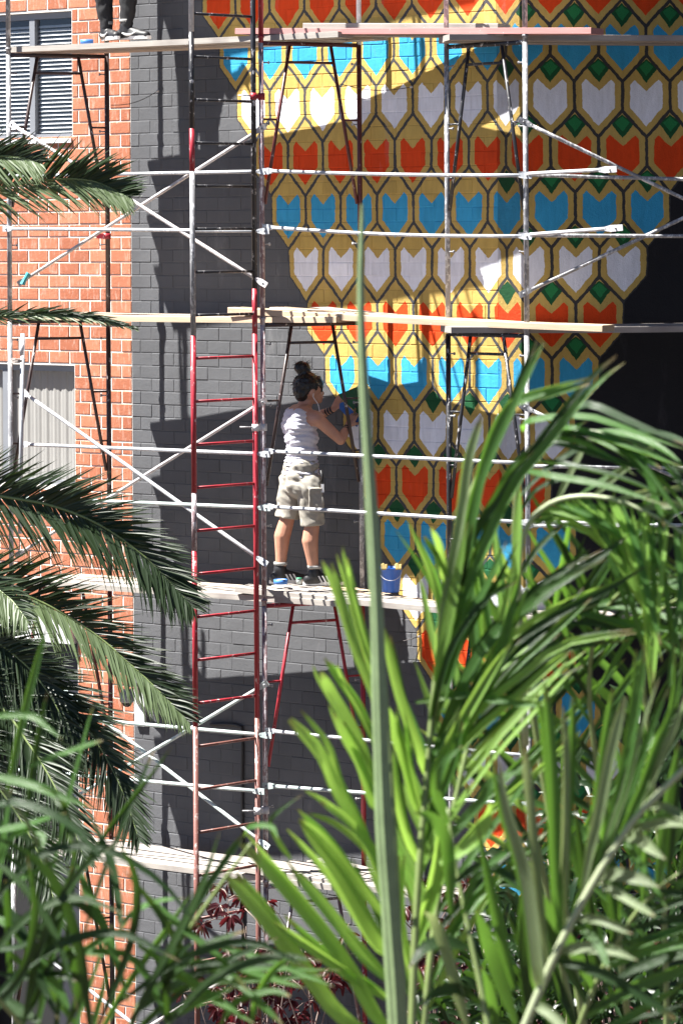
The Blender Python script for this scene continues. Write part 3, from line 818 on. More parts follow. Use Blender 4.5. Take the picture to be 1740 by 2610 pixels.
# left arm, reaching for the wall
el_l, wr_l = Q(828, 1066) - SIDE * .20, Q(866, 1044) - SIDE * .13
body.capsule(sh_l, .048, el_l, .036); body.capsule(el_l, .037, el_l.lerp(wr_l, .4), .034); body.capsule(el_l.lerp(wr_l, .4), .034, wr_l, .023)
hand(body, wr_l, Q(884, 1012) - SIDE * .13 - wr_l, V((.8, .6, 0)), .35)
# legs
hip_l, hip_r = Q(757, 1222) - SIDE * .085, Q(778, 1222) + SIDE * .085
kn_l, kn_r = Q(741, 1325) - SIDE * .08, Q(786, 1335) + SIDE * .08
an_l, an_r = Q(723, 1458) - SIDE * .07, Q(792, 1462) + SIDE * .08
for h, k, a in ((hip_l, kn_l, an_l), (hip_r, kn_r, an_r)):
    body.capsule(h, .078, h.lerp(k, .5), .072); body.capsule(h.lerp(k, .5), .072, k, .056)
    cf = k.lerp(a, .32) - FACE * .022
    body.capsule(k, .056, cf, .062); body.capsule(cf, .062, k.lerp(a, .66) - FACE * .012, .046); body.capsule(k.lerp(a, .66) - FACE * .012, .046, a, .037)
    body.capsule(a, .038, a + FACE * .10 - V((0, 0, .06)), .032)
BODY = remesh(body, .0062, 'body', M_SKIN, PT, 5)
# tank top
top = MB()
for c, w, dpt in ((Q(768, 1208), .168, .122), (Q(768, 1180), .156, .116), (Q(770, 1150), .148, .114), (Q(768, 1115), .156, .119), (Q(764, 1085), .163, .119), (Q(763, 1068), .135, .112)):
    for s in (-1, 1): top.ball(c + SIDE * (s * (w - dpt) * .85), dpt, 18, (1, 1, .8))
    top.ball(c, dpt * 1.02, 18, (1, 1, .8))
for s, sh in ((1, sh_r), (-1, sh_l)):
    b = Q(766, 1060) + SIDE * (s * .085) - FACE * .035; top.capsule(Q(764, 1085) + SIDE * (s * .07) - FACE * .03, .09, b, .066)
    top.capsule(b, .062, b + FACE * .07 + V((0, 0, -.005)), .055)
top = remesh(top, .007, 'tank_top', M_VEST, PT, 6)
for v in top.data.vertices:                           # gathered folds at the waist
    w = v.co + OFF[top]; k = max(0, min(1, (5.28 - w.z) / .2)); n_ = (w - V((chest.x, YP, w.z))); n_.z = 0
    g = math.sin(w.z * 190 + 9 * mnoise.noise(w * 5)) * .0075 * (.35 + .65 * k) + mnoise.noise(w * 22) * .005
    if n_.length > .01: v.co += n_.normalized() * g
# shorts
sh = MB()
for c, w, dpt in ((Q(767, 1190), .165, .120), (Q(766, 1212), .172, .124), (Q(765, 1238), .180, .126)):
    for s in (-1, 1): sh.ball(c + SIDE * (s * (w - dpt) * .9), dpt, 18, (1, 1, .8))
for h, k, e in ((hip_l, kn_l, .96), (hip_r, kn_r, 1.0)):
    sh.capsule(h - V((0, 0, .03)), .106, h.lerp(k, .55), .094, 22); sh.tube(h.lerp(k, .54), h.lerp(k, e), .095, .082, 22)
    sh.tube(h.lerp(k, e - .13), h.lerp(k, e + .02), .086, .089, 22)
sh.box(hip_r.lerp(kn_r, .38) + SIDE * .118, FACE * .055, SIDE * .012, V((0, 0, .075)))
sh = remesh(sh, .0075, 'shorts', M_SHORT, PT, 4)
for v in sh.data.vertices:
    w = v.co + OFF[sh]; n_ = (w - V((hipc.x, YP, w.z))); n_.z = 0
    if n_.length > .01: v.co += n_.normalized() * (mnoise.noise(V((w.x * 9, w.y * 9, w.z * 7))) * .020 + mnoise.noise(V((w.x * 24 + w.z * 14, w.y * 24, w.z * 20))) * .012)
MB().path([Q(798, 1195) + SIDE * .17, Q(800, 1212) + SIDE * .18, Q(799, 1232) + SIDE * .18], .009, 8).build('key_clip', M_BAND, sh, True)
MB().box(Q(800, 1240) + SIDE * .185, V((.011, 0, 0)), V((0, .006, 0)), V((0, 0, .03))).build('tool_tag', M_WHITEP, sh)
# hair with a bun and loose strands
hr = MB()
hr.ball(head + V((-.012, .004, .030)) - FACE * .010, .100, 18, (1.06, .98, 1.02)); hr.ball(head - FACE * .058 + V((0, 0, -.010)), .068, 14, (1, 1.05, 1.15))
hr.ball(head + FACE * .05 + V((0, 0, .062)), .052, 12, (1, 1.2, .8)); hr.ball(head + FACE * .077 + SIDE * .03 + V((0, 0, .022)), .030, 10, (.7, 1, 1.5))
hr.ball(Q(770, 938), .052, 14, (1.15, 1, .92)); hr.ball(Q(762, 934), .036, 10); hr.ball(Q(780, 942), .038, 10); hr.capsule(Q(772, 948), .045, Q(778, 962), .05)
HAIR = remesh(hr, .007, 'hair', M_HAIR, PT, 2)
for v in HAIR.data.vertices:
    w = v.co + OFF[HAIR]; v.co += (w - head).normalized() * (mnoise.noise(w * 38) * .011 + mnoise.noise(w * 95) * .005)
st = MB(); rg = random.Random(3)
for k in range(240):
    d = V((rg.uniform(-1, .8), rg.uniform(-1, .6), rg.uniform(-.25, 1))).normalized()
    c, rr = (Q(770, 940), .045) if k < 100 else (head + V((-.01, 0, .02)), .10)
    p = c + d * rr * .9; q = p + d * rg.uniform(.012, .05) + V((rg.uniform(-.03, .03), rg.uniform(-.02, .02), rg.uniform(-.02, .012)))
    st.path([p, p.lerp(q, .5) + V((0, 0, .006)), q, q + V((rg.uniform(-.012, .012), 0, -.012))], lambda t: .0017 * (1.1 - t), 4)
st.build('stray_hair', M_HAIR, HAIR, kind='stuff')
ear = head - FACE * .004 + SIDE * .096 + V((0, 0, -.024))
MB().path(catmull([ear, ear + V((0, 0, -.03)), Q(799, 1030) + SIDE * .1, Q(800, 1055) + SIDE * .13, Q(797, 1075) + SIDE * .165], 20), .0028, 6).build('earphone_cord', M_WHITEP, PT, True)
# wristbands
for w, e, col, n_ in ((wr_r, el_r, M_BAND, 2), (wr_l, el_l, M_BAND, 4)):
    d = (e - w).normalized()
    for k in range(n_): MB().tube(w + d * (.012 + .022 * k), w + d * (.026 + .022 * k), .028 + .001 * k, n=14).build('wristband', M_BAND, PT, True)
# shoes
def shoe(a, name, fw, stripes, col=M_SHOEB):
    fw = fw.normalized(); sd = V((fw.y, -fw.x, 0)); g = a - V((0, 0, a.z - ZS))
    m = MB()
    m.capsule(g - fw * .045 + V((0, 0, .045)), .041, g + fw * .09 + V((0, 0, .04)), .041); m.capsule(g + fw * .09 + V((0, 0, .038)), .041, g + fw * .175 + V((0, 0, .030)), .034)
    m.capsule(g + fw * .0 + V((0, 0, .06)), .05, a + V((0, 0, .02)) - fw * .004, .049); m.capsule(a + fw * .03 - V((0, 0, .02)), .035, g + fw * .12 + V((0, 0, .045)), .034)
    s = remesh(m, .007, name, col, PT if col is M_SHOEB and a.z < 6 else P2, 3)
    so = MB(); pr = []
    for i in range(24):
        t = 2 * math.pi * i / 24; lx = math.cos(t); w = .041 + .006 * lx - (.010 if lx < -.2 else 0)
        pr.append(g + fw * (.066 + .152 * lx) + sd * (w * math.sin(t)))
    v = [p + V((0, 0, .001)) for p in pr] + [p + V((0, 0, .026)) for p in pr]
    so.add(v, [(i, (i + 1) % 24, 24 + (i + 1) % 24, 24 + i) for i in range(24)] + [tuple(range(23, -1, -1)), tuple(range(24, 48))])
    so.build('sole', M_SHOEW, s)
    for k in range(stripes):
        o = g + fw * (.045 + .028 * k) + sd * .043
        MB().box(o + V((0, 0, .045)), fw * .006, sd * .006, (V((0, 0, .026)) - fw * .014)).build('stripe', M_SHOEW, s)
    MB().tube(a + V((0, 0, .045)), a + V((0, 0, .068)), .0505, .052, 16).build('ankle_collar', plain('grey_sock', (.3, .3, .29), .9), s, True)
    return s
ZS = Q(775, 1489).z
shoe(an_l, 'shoe', FACE + V((.0, -.15, 0)), 3); shoe(an_r, 'shoe', FACE + V((.1, -.35, 0)), 3)

# second person on the topmost deck, seen from the shins down
Y2 = 25.42
P2 = thing('person', 'person in black trousers and black and white trainers standing on the topmost deck', 'person', P(300, 108, Y2))
F2 = V((.9, -.30, 0)).normalized(); S2 = V((F2.y, -F2.x, 0))
a1, a2 = P(272, 78, Y2 + .05), P(322, 72, Y2 - .06)
k1, k2 = P(262, -75, Y2 + .05) + F2 * .02, P(334, -75, Y2 - .06) + F2 * .03
h1, h2 = P(280, -210, Y2 + .06), P(318, -210, Y2 - .08); b2 = MB()
for a, k, h in ((a1, k1, h1), (a2, k2, h2)):
    b2.capsule(h, .095, h.lerp(k, .5), .083); b2.capsule(h.lerp(k, .5), .083, k, .06); b2.capsule(k, .06, k.lerp(a, .35) - F2 * .02, .064); b2.capsule(k.lerp(a, .35) - F2 * .02, .064, a, .04)
hc = (h1 + h2) / 2
for i, (w, d) in enumerate(((.16, .11), (.145, .10), (.15, .105), (.17, .11), (.18, .10))):
    for s in (-1, 1): b2.ball(hc + V((0, 0, .04 + i * .115)) + S2 * (s * (w - d) * .9), d, 12)
nk = hc + V((0, 0, .60)); hd = nk + V((.02, 0, .16)) + F2 * .02
b2.capsule(nk - V((0, 0, .03)), .055, hd, .05); b2.ball(hd, .09, 14, (1.05, .92, 1.2)); b2.ball(hd + F2 * .045 - V((0, 0, .05)), .055, 10); b2.capsule(hd + F2 * .09, .01, hd + F2 * .105 - V((0, 0, .03)), .012, 8)
for s in (-1, 1):
    sp_ = hc + V((0, 0, .52)) + S2 * (s * .18); e_ = sp_ + V((0, 0, -.28)) + S2 * (s * .05); w_ = e_ + F2 * .22 + V((0, 0, -.08))
    b2.capsule(nk - V((0, 0, .06)), .06, sp_, .056); b2.capsule(sp_, .054, e_, .04); b2.capsule(e_, .04, w_, .026); hand(b2, w_, w_ - e_, V((0, 0, -1)), .4)
remesh(b2, .008, 'body', M_SKIN, P2, 5)
tr = MB()
for a, k, h in ((a1, k1, h1), (a2, k2, h2)):
    tr.capsule(h, .115, h.lerp(k, .5), .10); tr.capsule(h.lerp(k, .5), .10, k, .076); tr.capsule(k, .076, k.lerp(a, .4) - F2 * .018, .074); tr.capsule(k.lerp(a, .4) - F2 * .018, .074, a.lerp(k, .06), .05)
tr.ball(hc + V((0, 0, .05)), .15, 14, (1, 1, .8))
tr = remesh(tr, .008, 'trousers', M_BLACKC, P2, 4)
for v in tr.data.vertices:
    w = v.co + OFF[tr]; v.co += V((mnoise.noise(V((w.x * 14, w.y * 14, w.z * 26))), mnoise.noise(w * 17), 0)) * .009
jk = MB()
for i, (w, d) in enumerate(((.175, .125), (.16, .115), (.165, .12), (.185, .12), (.185, .112))):
    for s in (-1, 1): jk.ball(hc + V((0, 0, .08 + i * .105)) + S2 * (s * (w - d) * .9), d, 12)
for s in (-1, 1):
    sp_ = hc + V((0, 0, .52)) + S2 * (s * .18); e_ = sp_ + V((0, 0, -.28)) + S2 * (s * .05); jk.capsule(nk - V((0, 0, .07)), .066, sp_, .066); jk.capsule(sp_, .066, sp_.lerp(e_, .7), .055)
remesh(jk, .009, 'shirt', M_BLACKC, P2, 4)
h2b = MB(); h2b.ball(hd + V((-.01, 0, .03)), .1, 14, (1.02, .96, 1.1)); remesh(h2b, .009, 'hair', M_HAIR, P2, 2)
ZS = P(300, 103, Y2).z
def shoe2(a, fw):
    s = shoe(a, 'shoe', fw, 0, M_SHOEB); fw = fw.normalized(); sd = V((fw.y, -fw.x, 0)); g = a - V((0, 0, a.z - ZS))
    sw_ = [g + fw * t + sd * .047 + V((0, 0, h)) for t, h in ((-.01, .050), (.03, .036), (.07, .040), (.11, .058))]
    MB().path(catmull(sw_, 12), lambda t: .004 + .007 * math.sin(math.pi * min(1, t * 1.3)) , 6).build('curved_mark', M_SHOEW, s, True)
PTb, PT = PT, P2
shoe2(a1, F2 + V((-.5, -.5, 0))); shoe2(a2, F2 + V((.1, -.2, 0)))
PT = PTb

# ------------------------------------------------------------------ things on the decks
M_BUCK = plain('blue_plastic', (.015, .10, .42), .38, .15, 14)
bc = P(995, 1509, 24.02); B = thing('bucket', 'blue plastic paint bucket with gloves over its rim on the deck', 'bucket', bc)
MB().lathe(bc, [(.0, .002), (.062, .002), (.064, .006), (.079, .165), (.084, .168), (.084, .18), (.078, .18), (.073, .16), (.058, .012), (0, .012)], 28).build('pail', M_BUCK, B, True)
hp = [bc + V((.083 * math.cos(g), -.02 - .06 * math.sin(g), .165 - .075 * math.sin(g))) for g in [math.pi * i / 16 for i in range(17)]]
MB().path(hp, .0022, 6).build('handle', S_WHITE, B, True)
MB().lathe(bc, [(0, .145), (.072, .145)], 20).build('paint', plain('green_paint', (.03, .25, .09), .3), B)
for s, lab in ((-.045, 'tan glove folded over the left of the bucket rim'), (.055, 'tan glove folded over the right of the bucket rim')):
    gl = MB(); c = bc + V((s, -.055, .185))
    for k in range(4): gl.capsule(c + V((k * .011 - .016, -.018, -.012)), .008, c + V((k * .013 - .02, -.004, .018 + .006 * math.sin(k * 2))), .0085, 8)
    gl.capsule(c + V((-.016, 0, .012)), .013, c + V((.016, .02, .002)), .014, 8)
    g = remesh(gl, .004, 'work_glove', plain('tan_glove', (.36, .27, .10), .9), None, 2); tag(g, lab, 'glove')
def tape(px, py, Y, label, r=.05, h=.036, mat=None):
    c = P(px, py, Y); T = thing('tape_roll', label, 'tape roll', c)
    MB().lathe(c, [(r * .72, .001), (r, .001), (r, h), (r * .72, h), (r * .72, .001)], 28).build('tape', mat or plain('blue_tape', (.05, .19, .55), .5), T, True)
    MB().lathe(c, [(r * .69, .002), (r * .715, .002), (r * .715, h - .002), (r * .69, h - .002), (r * .69, .002)], 28).build('core', M_CURT, T, True)
tape(715, 1489, 24.18, "roll of blue masking tape by the painter's left shoe")
tape(222, 113, 25.35, 'roll of blue masking tape on the topmost deck by the trainers')
jc = P(762, 1488, 24.22); J = thing('paint_jar', "small jar smeared green and white between the painter's shoes", 'jar', jc)
MB().lathe(jc, [(0, .001), (.019, .001), (.02, .03), (.017, .036), (0, .036)], 18).build('jar', plain('milky_plastic', (.55, .6, .57), .4, .3, 40), J, True)
MB().lathe(jc, [(.0205, .034), (.0215, .035), (.0215, .044), (0, .045)], 18).build('lid', plain('green_lid', (.05, .26, .14), .4), J, True)
stn = P(918, 1030, 24.36); ST = thing('stencil_sheet', 'dark green painted stencil sheet with blue edge held against the mural', 'stencil', stn)
def sheet(pts, o, name, mat):
    vv = [WL(*wall_uz(*p), o) for p in pts] + [WL(*wall_uz(*p), o - .003) for p in pts]; n = len(pts)
    mesh(name, vv, [tuple(range(n)), tuple(range(2 * n - 1, n - 1, -1))] + [(i, n + i, n + (i + 1) % n, (i + 1) % n) for i in range(n)], mat, ST)
sheet([(890, 1004), (938, 984), (962, 996), (966, 1030), (952, 1062), (936, 1048), (905, 1020)], .14, 'sheet', plain('green_stained_sheet', (.012, .10, .035), .5, .5, 25))
sheet([(888, 1030), (905, 1022), (936, 1050), (952, 1064), (940, 1086), (915, 1060)], .15, 'edge_strip', plain('blue_stained_sheet', (.03, .13, .42), .5, .4, 25))
bs = Q(903, 1048) - SIDE * .02
PB = thing('paint_brush', "paint brush in the painter's near hand", 'brush', bs)
MB().path([Q(893, 1085), Q(899, 1066), Q(906, 1040)], lambda t: .006 + .003 * t, 8).build('handle', plain('brush_wood', (.30, .18, .08), .5), PB, True)
MB().box(Q(909, 1030), V((.013, 0, .004)), V((0, .005, 0)), V((.005, 0, .022))).build('bristles', M_HAIR, PB)

# security camera on the brick edge
sc_ = P(324, 1790, 25.62); SCM = thing('security_camera', 'grey dome security camera on a bracket at the brick edge', 'security camera', sc_)
MB().lathe(sc_, [(0, .10), (.04, .10), (.048, .092), (.048, .075), (.056, .070), (.056, .012), (.048, .0), (.0, 0)], 24).build('housing', plain('grey_plastic', (.30, .31, .33), .45), SCM, True)
MB().ball(sc_ + V((0, 0, -.002)), .040, 16, (1, 1, .9)).build('dome', plain('smoked_dome', (.02, .02, .022), .1), SCM, True)
wp = WL(*wall_uz(362, 1800), .0)
br = MB(); br.path(catmull([sc_ + V((0, 0, .10)), sc_ + V((.02, -.0, .13)), sc_ + V((.09, .02, .12)), wp + V((-.03, -.05, .05)), wp], 16), .014, 10)
br.build('bracket', plain('white_bracket', (.5, .5, .5), .5), SCM, True)
m = MB(); wu, wz_ = wall_uz(362, 1800); wbox(m, wu - .05, wu + .05, wz_ - .15, wz_ + .13, .002, .03); m.build('wall_plate', plain('white_box', (.48, .49, .5), .5), SCM)

# ------------------------------------------------------------------ foliage
NLEAF = [0]
L_MID2 = leafmat('sheen_palm_leaf', (.032, .066, .020), (.075, .14, .018), .34, .42)
def strip(pts, width, nhint, fold=.35, n=9, prof=None, twist=0.):
    """a leaf blade: folded along its midrib, tapering, following pts"""
    c = catmull(pts, n); v = []; f = []
    prof = prof or (lambda t: min(1, .38 + t * 3.2) * (1 - max(0, (t - .55) / .45) ** 1.6 * .93))
    for i, p in enumerate(c):
        t = i / (n - 1); tg = (c[min(i + 1, n - 1)] - c[max(i - 1, 0)]).normalized()
        nh = (nhint - tg * nhint.dot(tg)); nh = nh.normalized() if nh.length > 1e-4 else tg.orthogonal().normalized()
        if twist: nh = Quaternion(tg, twist * t) @ nh
        sd = tg.cross(nh).normalized(); w = width * prof(t) * .5
        v += [p - sd * w * math.cos(fold) + nh * w * math.sin(fold), p, p + sd * w * math.cos(fold) + nh * w * math.sin(fold)]
    for i in range(n - 1):
        a = 3 * i; f += [(a, a + 1, a + 4, a + 3), (a + 1, a + 2, a + 5, a + 4)]
    return v, f
def leafmesh(v, f, mat, parent, name='leaflet'):
    o = mesh(name, v, f, mat, parent, True); uv = o.data.uv_layers.new(name='UVMap'); rows = len(v) // 3 - 1
    for lp in o.data.loops: i = lp.vertex_index; uv.data[lp.index].uv = ((i % 3) / 2, (i // 3) / rows)
    return o
PROF_CUT = lambda t: min(1, .25 + t * 2.4) * (1 - .25 * t) * (1 - max(0, (t - .8) / .2) ** 2 * .7)
LR = random.Random(11)
def leaf(parent, px, Y0, Y1, wpx, mat, nh=None, name='leaflet', prof=None, bend=None):
    n = len(px); pts = [P(x, y, Y0 + (Y1 - Y0) * i / (n - 1)) for i, (x, y) in enumerate(px)]
    Ym = (Y0 + Y1) / 2
    if nh is None: nh = V((LR.uniform(-.5, .2), -1, LR.uniform(.1, 1.0)))
    v, f = strip(pts, wpx * Ym / FPX, V(nh).normalized(), LR.uniform(.3, .85), 12, prof, LR.uniform(-.6, .6))
    NLEAF[0] += 1
    return leafmesh(v, f, mat, parent, name)

def leaves(parent, px, Y0, Y1, w, m, reps=2, alt=None, **kw):
    leaf(parent, px, Y0, Y1, w, m, **kw)
    for k in range(reps - 1):
        ox, oy, sx = LR.uniform(-16, 16), LR.uniform(-30, 30), LR.uniform(-34, 34); n = len(px) - 1
        q = [(x + ox * .5 + sx * (i / n) ** 1.5, y + oy * (i / n)) for i, (x, y) in enumerate(px)]; kw2 = dict(kw); kw2['nh'] = (LR.uniform(-.9, .3), -1, LR.uniform(-.1, .9))
        leaf(parent, q, Y0 + LR.uniform(.02, .12), Y1 + LR.uniform(.0, .14), w * LR.uniform(.6, .95), alt or m, **kw2)

def autoleaves(parent, px, Y0, Y1, n, side, L, ang, w, mats, seed, droop=.0, t0=.1, t1=.98, jit=12, dy=.2):
    rg = random.Random(seed); m = len(px)
    c = catmull([P(x, y, Y0 + (Y1 - Y0) * i / (m - 1)) for i, (x, y) in enumerate(px)], 60)
    for k in range(n):
        t = t0 + (t1 - t0) * (k + rg.uniform(.15, .85)) / n; x = t * 59; i = min(int(x), 58); p = c[i].lerp(c[i + 1], x - i); tg = (c[min(i + 2, 59)] - c[max(i - 1, 0)]).normalized()
        nm = V((tg.z, 0, -tg.x)) * side                    # side +1: right of the direction of growth
        a = math.radians(ang + rg.uniform(-jit, jit)); d = (tg * math.cos(a) + nm * math.sin(a) + V((0, rg.uniform(-dy, dy), 0))).normalized()
        ll = L * rg.uniform(.75, 1.15) * (.55 + .45 * math.sin(math.pi * min(1, .2 + .7 * t))); g = V((0, 0, -1)) * droop * ll * rg.uniform(.5, 1.4)
        pts = [p, p + d * ll * .35 + V((0, 0, .02 * ll)), p + d * ll * .72 + g * .45, p + d * ll + g]
        v, f = strip(pts, w * rg.uniform(.8, 1.2), V((rg.uniform(-.7, .3), -1, rg.uniform(.0, .9))).normalized(), rg.uniform(.3, .8), 9, PROF_CUT if rg.random() < .35 else None, rg.uniform(-.6, .6))
        NLEAF[0] += 1
        leafmesh(v, f, rg.choice(mats), parent)

# ---- feathery date palm on the left ----
DP = thing('date_palm', 'feathery date palm reaching in from the left edge', 'palm tree', P(-560, 600, 21.9).xy.to_3d())
crown = P(-560, 1250, 21.9)
tr_ = MB(); base = V((crown.x, crown.y, 0)); pts = [base.lerp(crown, i / 24) for i in range(25)]
tr_.path(pts, lambda t: .30 - .05 * t + .025 * (int(t * 24) % 2), 14); tr_.build('trunk', M_BARK, DP)
def feather(px, Ys, Lup, Ldn, nper, mat_up, mat_dn, aup=52, adn=52, w=.020, r0=.013, droop=.25, seed=1, out=.35, name='frond', lab=None):
    rg = random.Random(seed)
    ctrl = [P(x, y, Ys[0] + (Ys[1] - Ys[0]) * i / (len(px) - 1)) for i, (x, y) in enumerate(px)]
    c = catmull(ctrl, 60); rc = MB(); rc.path(c, lambda t: r0 * (1.15 - t), 8)
    fr = rc.build(name, M_RACH, DP, True)
    if lab: fr['label'] = lab
    for sgn, L0, ang, mat in ((1, Lup, aup, mat_up), (-1, Ldn, adn, mat_dn)):
        mb = MB()
        for k in range(int(nper * 1.7)):
            t = (k + rg.uniform(.1, .9)) / int(nper * 1.7); x = t * 59; i = min(int(x), 58); p = c[i].lerp(c[i + 1], x - i)
            tg = (c[min(i + 2, 59)] - c[max(i - 1, 0)]).normalized()
            up = V((-tg.z, 0, tg.x)).normalized()           # image-plane normal of the stalk
            if up.z < 0 and abs(tg.x) > .3: up = -up
            d0 = up * sgn + V((0, -out * rg.uniform(.2, 1.6), 0)); d0.normalize()
            a = math.radians(ang + rg.uniform(-9, 9) - 26 * t); L = L0 * (math.sin(math.pi * min(1, .18 + .80 * t)) ** .55) * rg.uniform(.82, 1.1)
            d = (tg * math.cos(a) + d0 * math.sin(a)).normalized(); g = V((0, 0, -1)) * droop * rg.uniform(.4, 1.5)
            q = [p, p + d * L * .5 + g * L * .12, p + d * L + g * L * .5]
            v, f = strip(q, w * rg.uniform(.8, 1.25), V((rg.uniform(-.6, .6), -1, rg.uniform(-.3, .9))).normalized(), .3, 5,
                         lambda s: min(1, .5 + 3 * s) * (1 - s ** 1.7 * .96))
            mb.add(v, f)
        mb.build('leaflets', mat, fr, True, kind='stuff')
    return fr
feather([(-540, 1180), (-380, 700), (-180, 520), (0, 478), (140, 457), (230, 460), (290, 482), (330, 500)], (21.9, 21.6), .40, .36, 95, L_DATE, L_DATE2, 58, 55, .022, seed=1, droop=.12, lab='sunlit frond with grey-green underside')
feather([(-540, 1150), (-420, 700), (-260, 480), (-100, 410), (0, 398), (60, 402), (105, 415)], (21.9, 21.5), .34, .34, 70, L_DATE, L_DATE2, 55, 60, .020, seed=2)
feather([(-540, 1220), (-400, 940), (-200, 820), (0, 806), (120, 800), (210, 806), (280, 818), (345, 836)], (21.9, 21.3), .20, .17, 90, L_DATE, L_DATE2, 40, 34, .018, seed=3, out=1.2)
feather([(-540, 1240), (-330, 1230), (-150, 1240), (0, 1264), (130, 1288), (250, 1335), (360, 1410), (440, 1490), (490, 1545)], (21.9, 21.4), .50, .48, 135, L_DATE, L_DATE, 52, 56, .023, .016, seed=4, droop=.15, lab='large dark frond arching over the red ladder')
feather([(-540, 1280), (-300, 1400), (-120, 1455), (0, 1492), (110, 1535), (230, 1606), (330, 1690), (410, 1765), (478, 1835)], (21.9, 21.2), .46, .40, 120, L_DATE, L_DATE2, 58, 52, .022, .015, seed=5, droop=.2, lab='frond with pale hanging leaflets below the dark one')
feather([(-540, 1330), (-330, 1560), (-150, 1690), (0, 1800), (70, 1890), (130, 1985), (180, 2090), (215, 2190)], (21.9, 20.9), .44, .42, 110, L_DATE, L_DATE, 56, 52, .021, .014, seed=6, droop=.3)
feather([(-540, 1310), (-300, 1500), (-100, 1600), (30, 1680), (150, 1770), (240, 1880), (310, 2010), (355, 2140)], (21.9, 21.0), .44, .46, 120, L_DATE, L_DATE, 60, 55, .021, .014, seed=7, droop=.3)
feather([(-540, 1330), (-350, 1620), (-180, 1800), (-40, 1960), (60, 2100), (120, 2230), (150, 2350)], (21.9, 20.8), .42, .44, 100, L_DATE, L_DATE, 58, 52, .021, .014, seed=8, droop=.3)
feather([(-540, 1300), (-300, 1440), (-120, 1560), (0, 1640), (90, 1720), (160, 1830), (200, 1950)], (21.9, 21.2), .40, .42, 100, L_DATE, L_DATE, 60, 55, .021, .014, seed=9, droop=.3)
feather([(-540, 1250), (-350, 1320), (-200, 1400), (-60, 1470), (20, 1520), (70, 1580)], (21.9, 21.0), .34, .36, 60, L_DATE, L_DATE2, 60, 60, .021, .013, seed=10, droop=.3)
for k, a in enumerate((150, 190, 225, 260, 100, 65)):      # the crown's far side, outside the picture
    g = math.radians(a); e = crown + V((math.cos(g) * 2.0, math.sin(g) * 1.2, .5 - .2 * k)); m_ = crown + V((math.cos(g) * 1.1, math.sin(g) * .7, 1.0))
    c = catmull([crown, m_, e], 14); rc = MB().path(c, lambda t: .016 * (1.15 - t), 6).build('frond', M_RACH, DP, True); mb = MB()
    for j in range(90):
        t = (j // 2 + .5) / 45; i = min(int(t * 13), 12); p = c[i].lerp(c[i + 1], t * 13 - i); tg = (c[i + 1] - c[i]).normalized(); sd = tg.cross(V((0, 0, 1))).normalized() * (1 if j % 2 else -1)
        d = (tg * .6 + sd * .75 + V((0, 0, .1))).normalized(); v, f = strip([p, p + d * .22, p + d * .42 - V((0, 0, .08))], .022, V((0, 0, 1)), .3, 4); mb.add(v, f)
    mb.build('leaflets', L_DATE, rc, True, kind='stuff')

# ---- tall foreground palm with the grey-green spear ----
Y_ = 9.8
FP = thing('feather_palm', 'tall bright green palm with a straight grey-green spear in the foreground', 'palm tree', P(1012, 3000, Y_).xy.to_3d())
sp = catmull([P(x, y, Y_) for x, y in ((1016, 2900), (1008, 2600), (994, 2300), (979, 2000), (962, 1700), (946, 1350), (932, 1000), (922, 740), (918, 520))], 40)
spm = MB().path(sp, lambda t: (.0255 * (1 - t) ** .7 + .0035) * (1 + .05 * math.sin(t * 43)), 18)
for i, v_ in enumerate(spm.v):                        # pleats of the folded leaf
    c_ = sp[i // 18]; k_ = i % 18; spm.v[i] = c_ + (v_ - c_) * (1 + .16 * (k_ % 2)) + V((.006 * math.sin(i // 18 * .35), 0, 0))
spm.build('spear', M_STEM, FP, False)
tk = P(1040, 3100, Y_ + .15); MB().path([V((tk.x, tk.y, 0)).lerp(tk, i / 10) for i in range(11)], lambda t: .10 - .03 * t, 12).build('trunk', M_BARK, FP)
def rachis(parent, px, Y0, Y1, r0, r1, mat, lab=None, name='frond'):
    n = len(px); c = catmull([P(x, y, Y0 + (Y1 - Y0) * i / (n - 1)) for i, (x, y) in enumerate(px)], 28)
    o = MB().path(c, lambda t: r0 + (r1 - r0) * t, 8).build(name, mat, parent, True)
    if lab: o['label'] = lab
    return o
F1_ = rachis(FP, [(1030, 2950), (1020, 2600), (1012, 2300), (1000, 2050), (985, 1800), (965, 1560), (945, 1400)], Y_ + .12, Y_ + .25, .013, .004, M_RACH, 'bright frond behind the spear')
for px, w in (([(988, 2295), (921, 2124), (856, 2009), (818, 1917), (740, 1830)], 40), ([(1000, 2110), (940, 1952), (898, 1856), (844, 1764), (818, 1712)], 40),
              ([(985, 1960), (921, 1810), (885, 1745), (860, 1692)], 26), ([(992, 2080), (955, 2047), (921, 1952), (883, 1887), (850, 1818)], 36),
              ([(988, 1900), (950, 1765), (905, 1657), (856, 1509), (820, 1430)], 30), ([(1000, 2360), (930, 2270), (837, 2150), (762, 2088)], 42),
              ([(1003, 2280), (950, 2170), (880, 2090), (815, 2045)], 36), ([(1012, 2640), (960, 2590), (880, 2450), (738, 2276), (622, 2152)], 48),
              ([(1000, 2660), (880, 2600), (793, 2498), (666, 2332), (572, 2228)], 50), ([(1010, 2450), (960, 2390), (870, 2232), (764, 2090)], 46),
              ([(1014, 2520), (930, 2440), (840, 2330), (742, 2215)], 44), ([(1012, 2560), (900, 2490), (800, 2420), (700, 2350)], 40), ([(980, 1760), (930, 1610), (900, 1490), (885, 1420)], 24)):
    leaves(F1_, px, Y_ + .15, Y_ + .05, w * .98, L_BRIGHT, 3, LR.choice((L_BRIGHT, L_BRIGHT, L_MID)), prof=PROF_CUT, nh=(LR.uniform(-.7, -.1), -1, LR.uniform(.2, .8)))
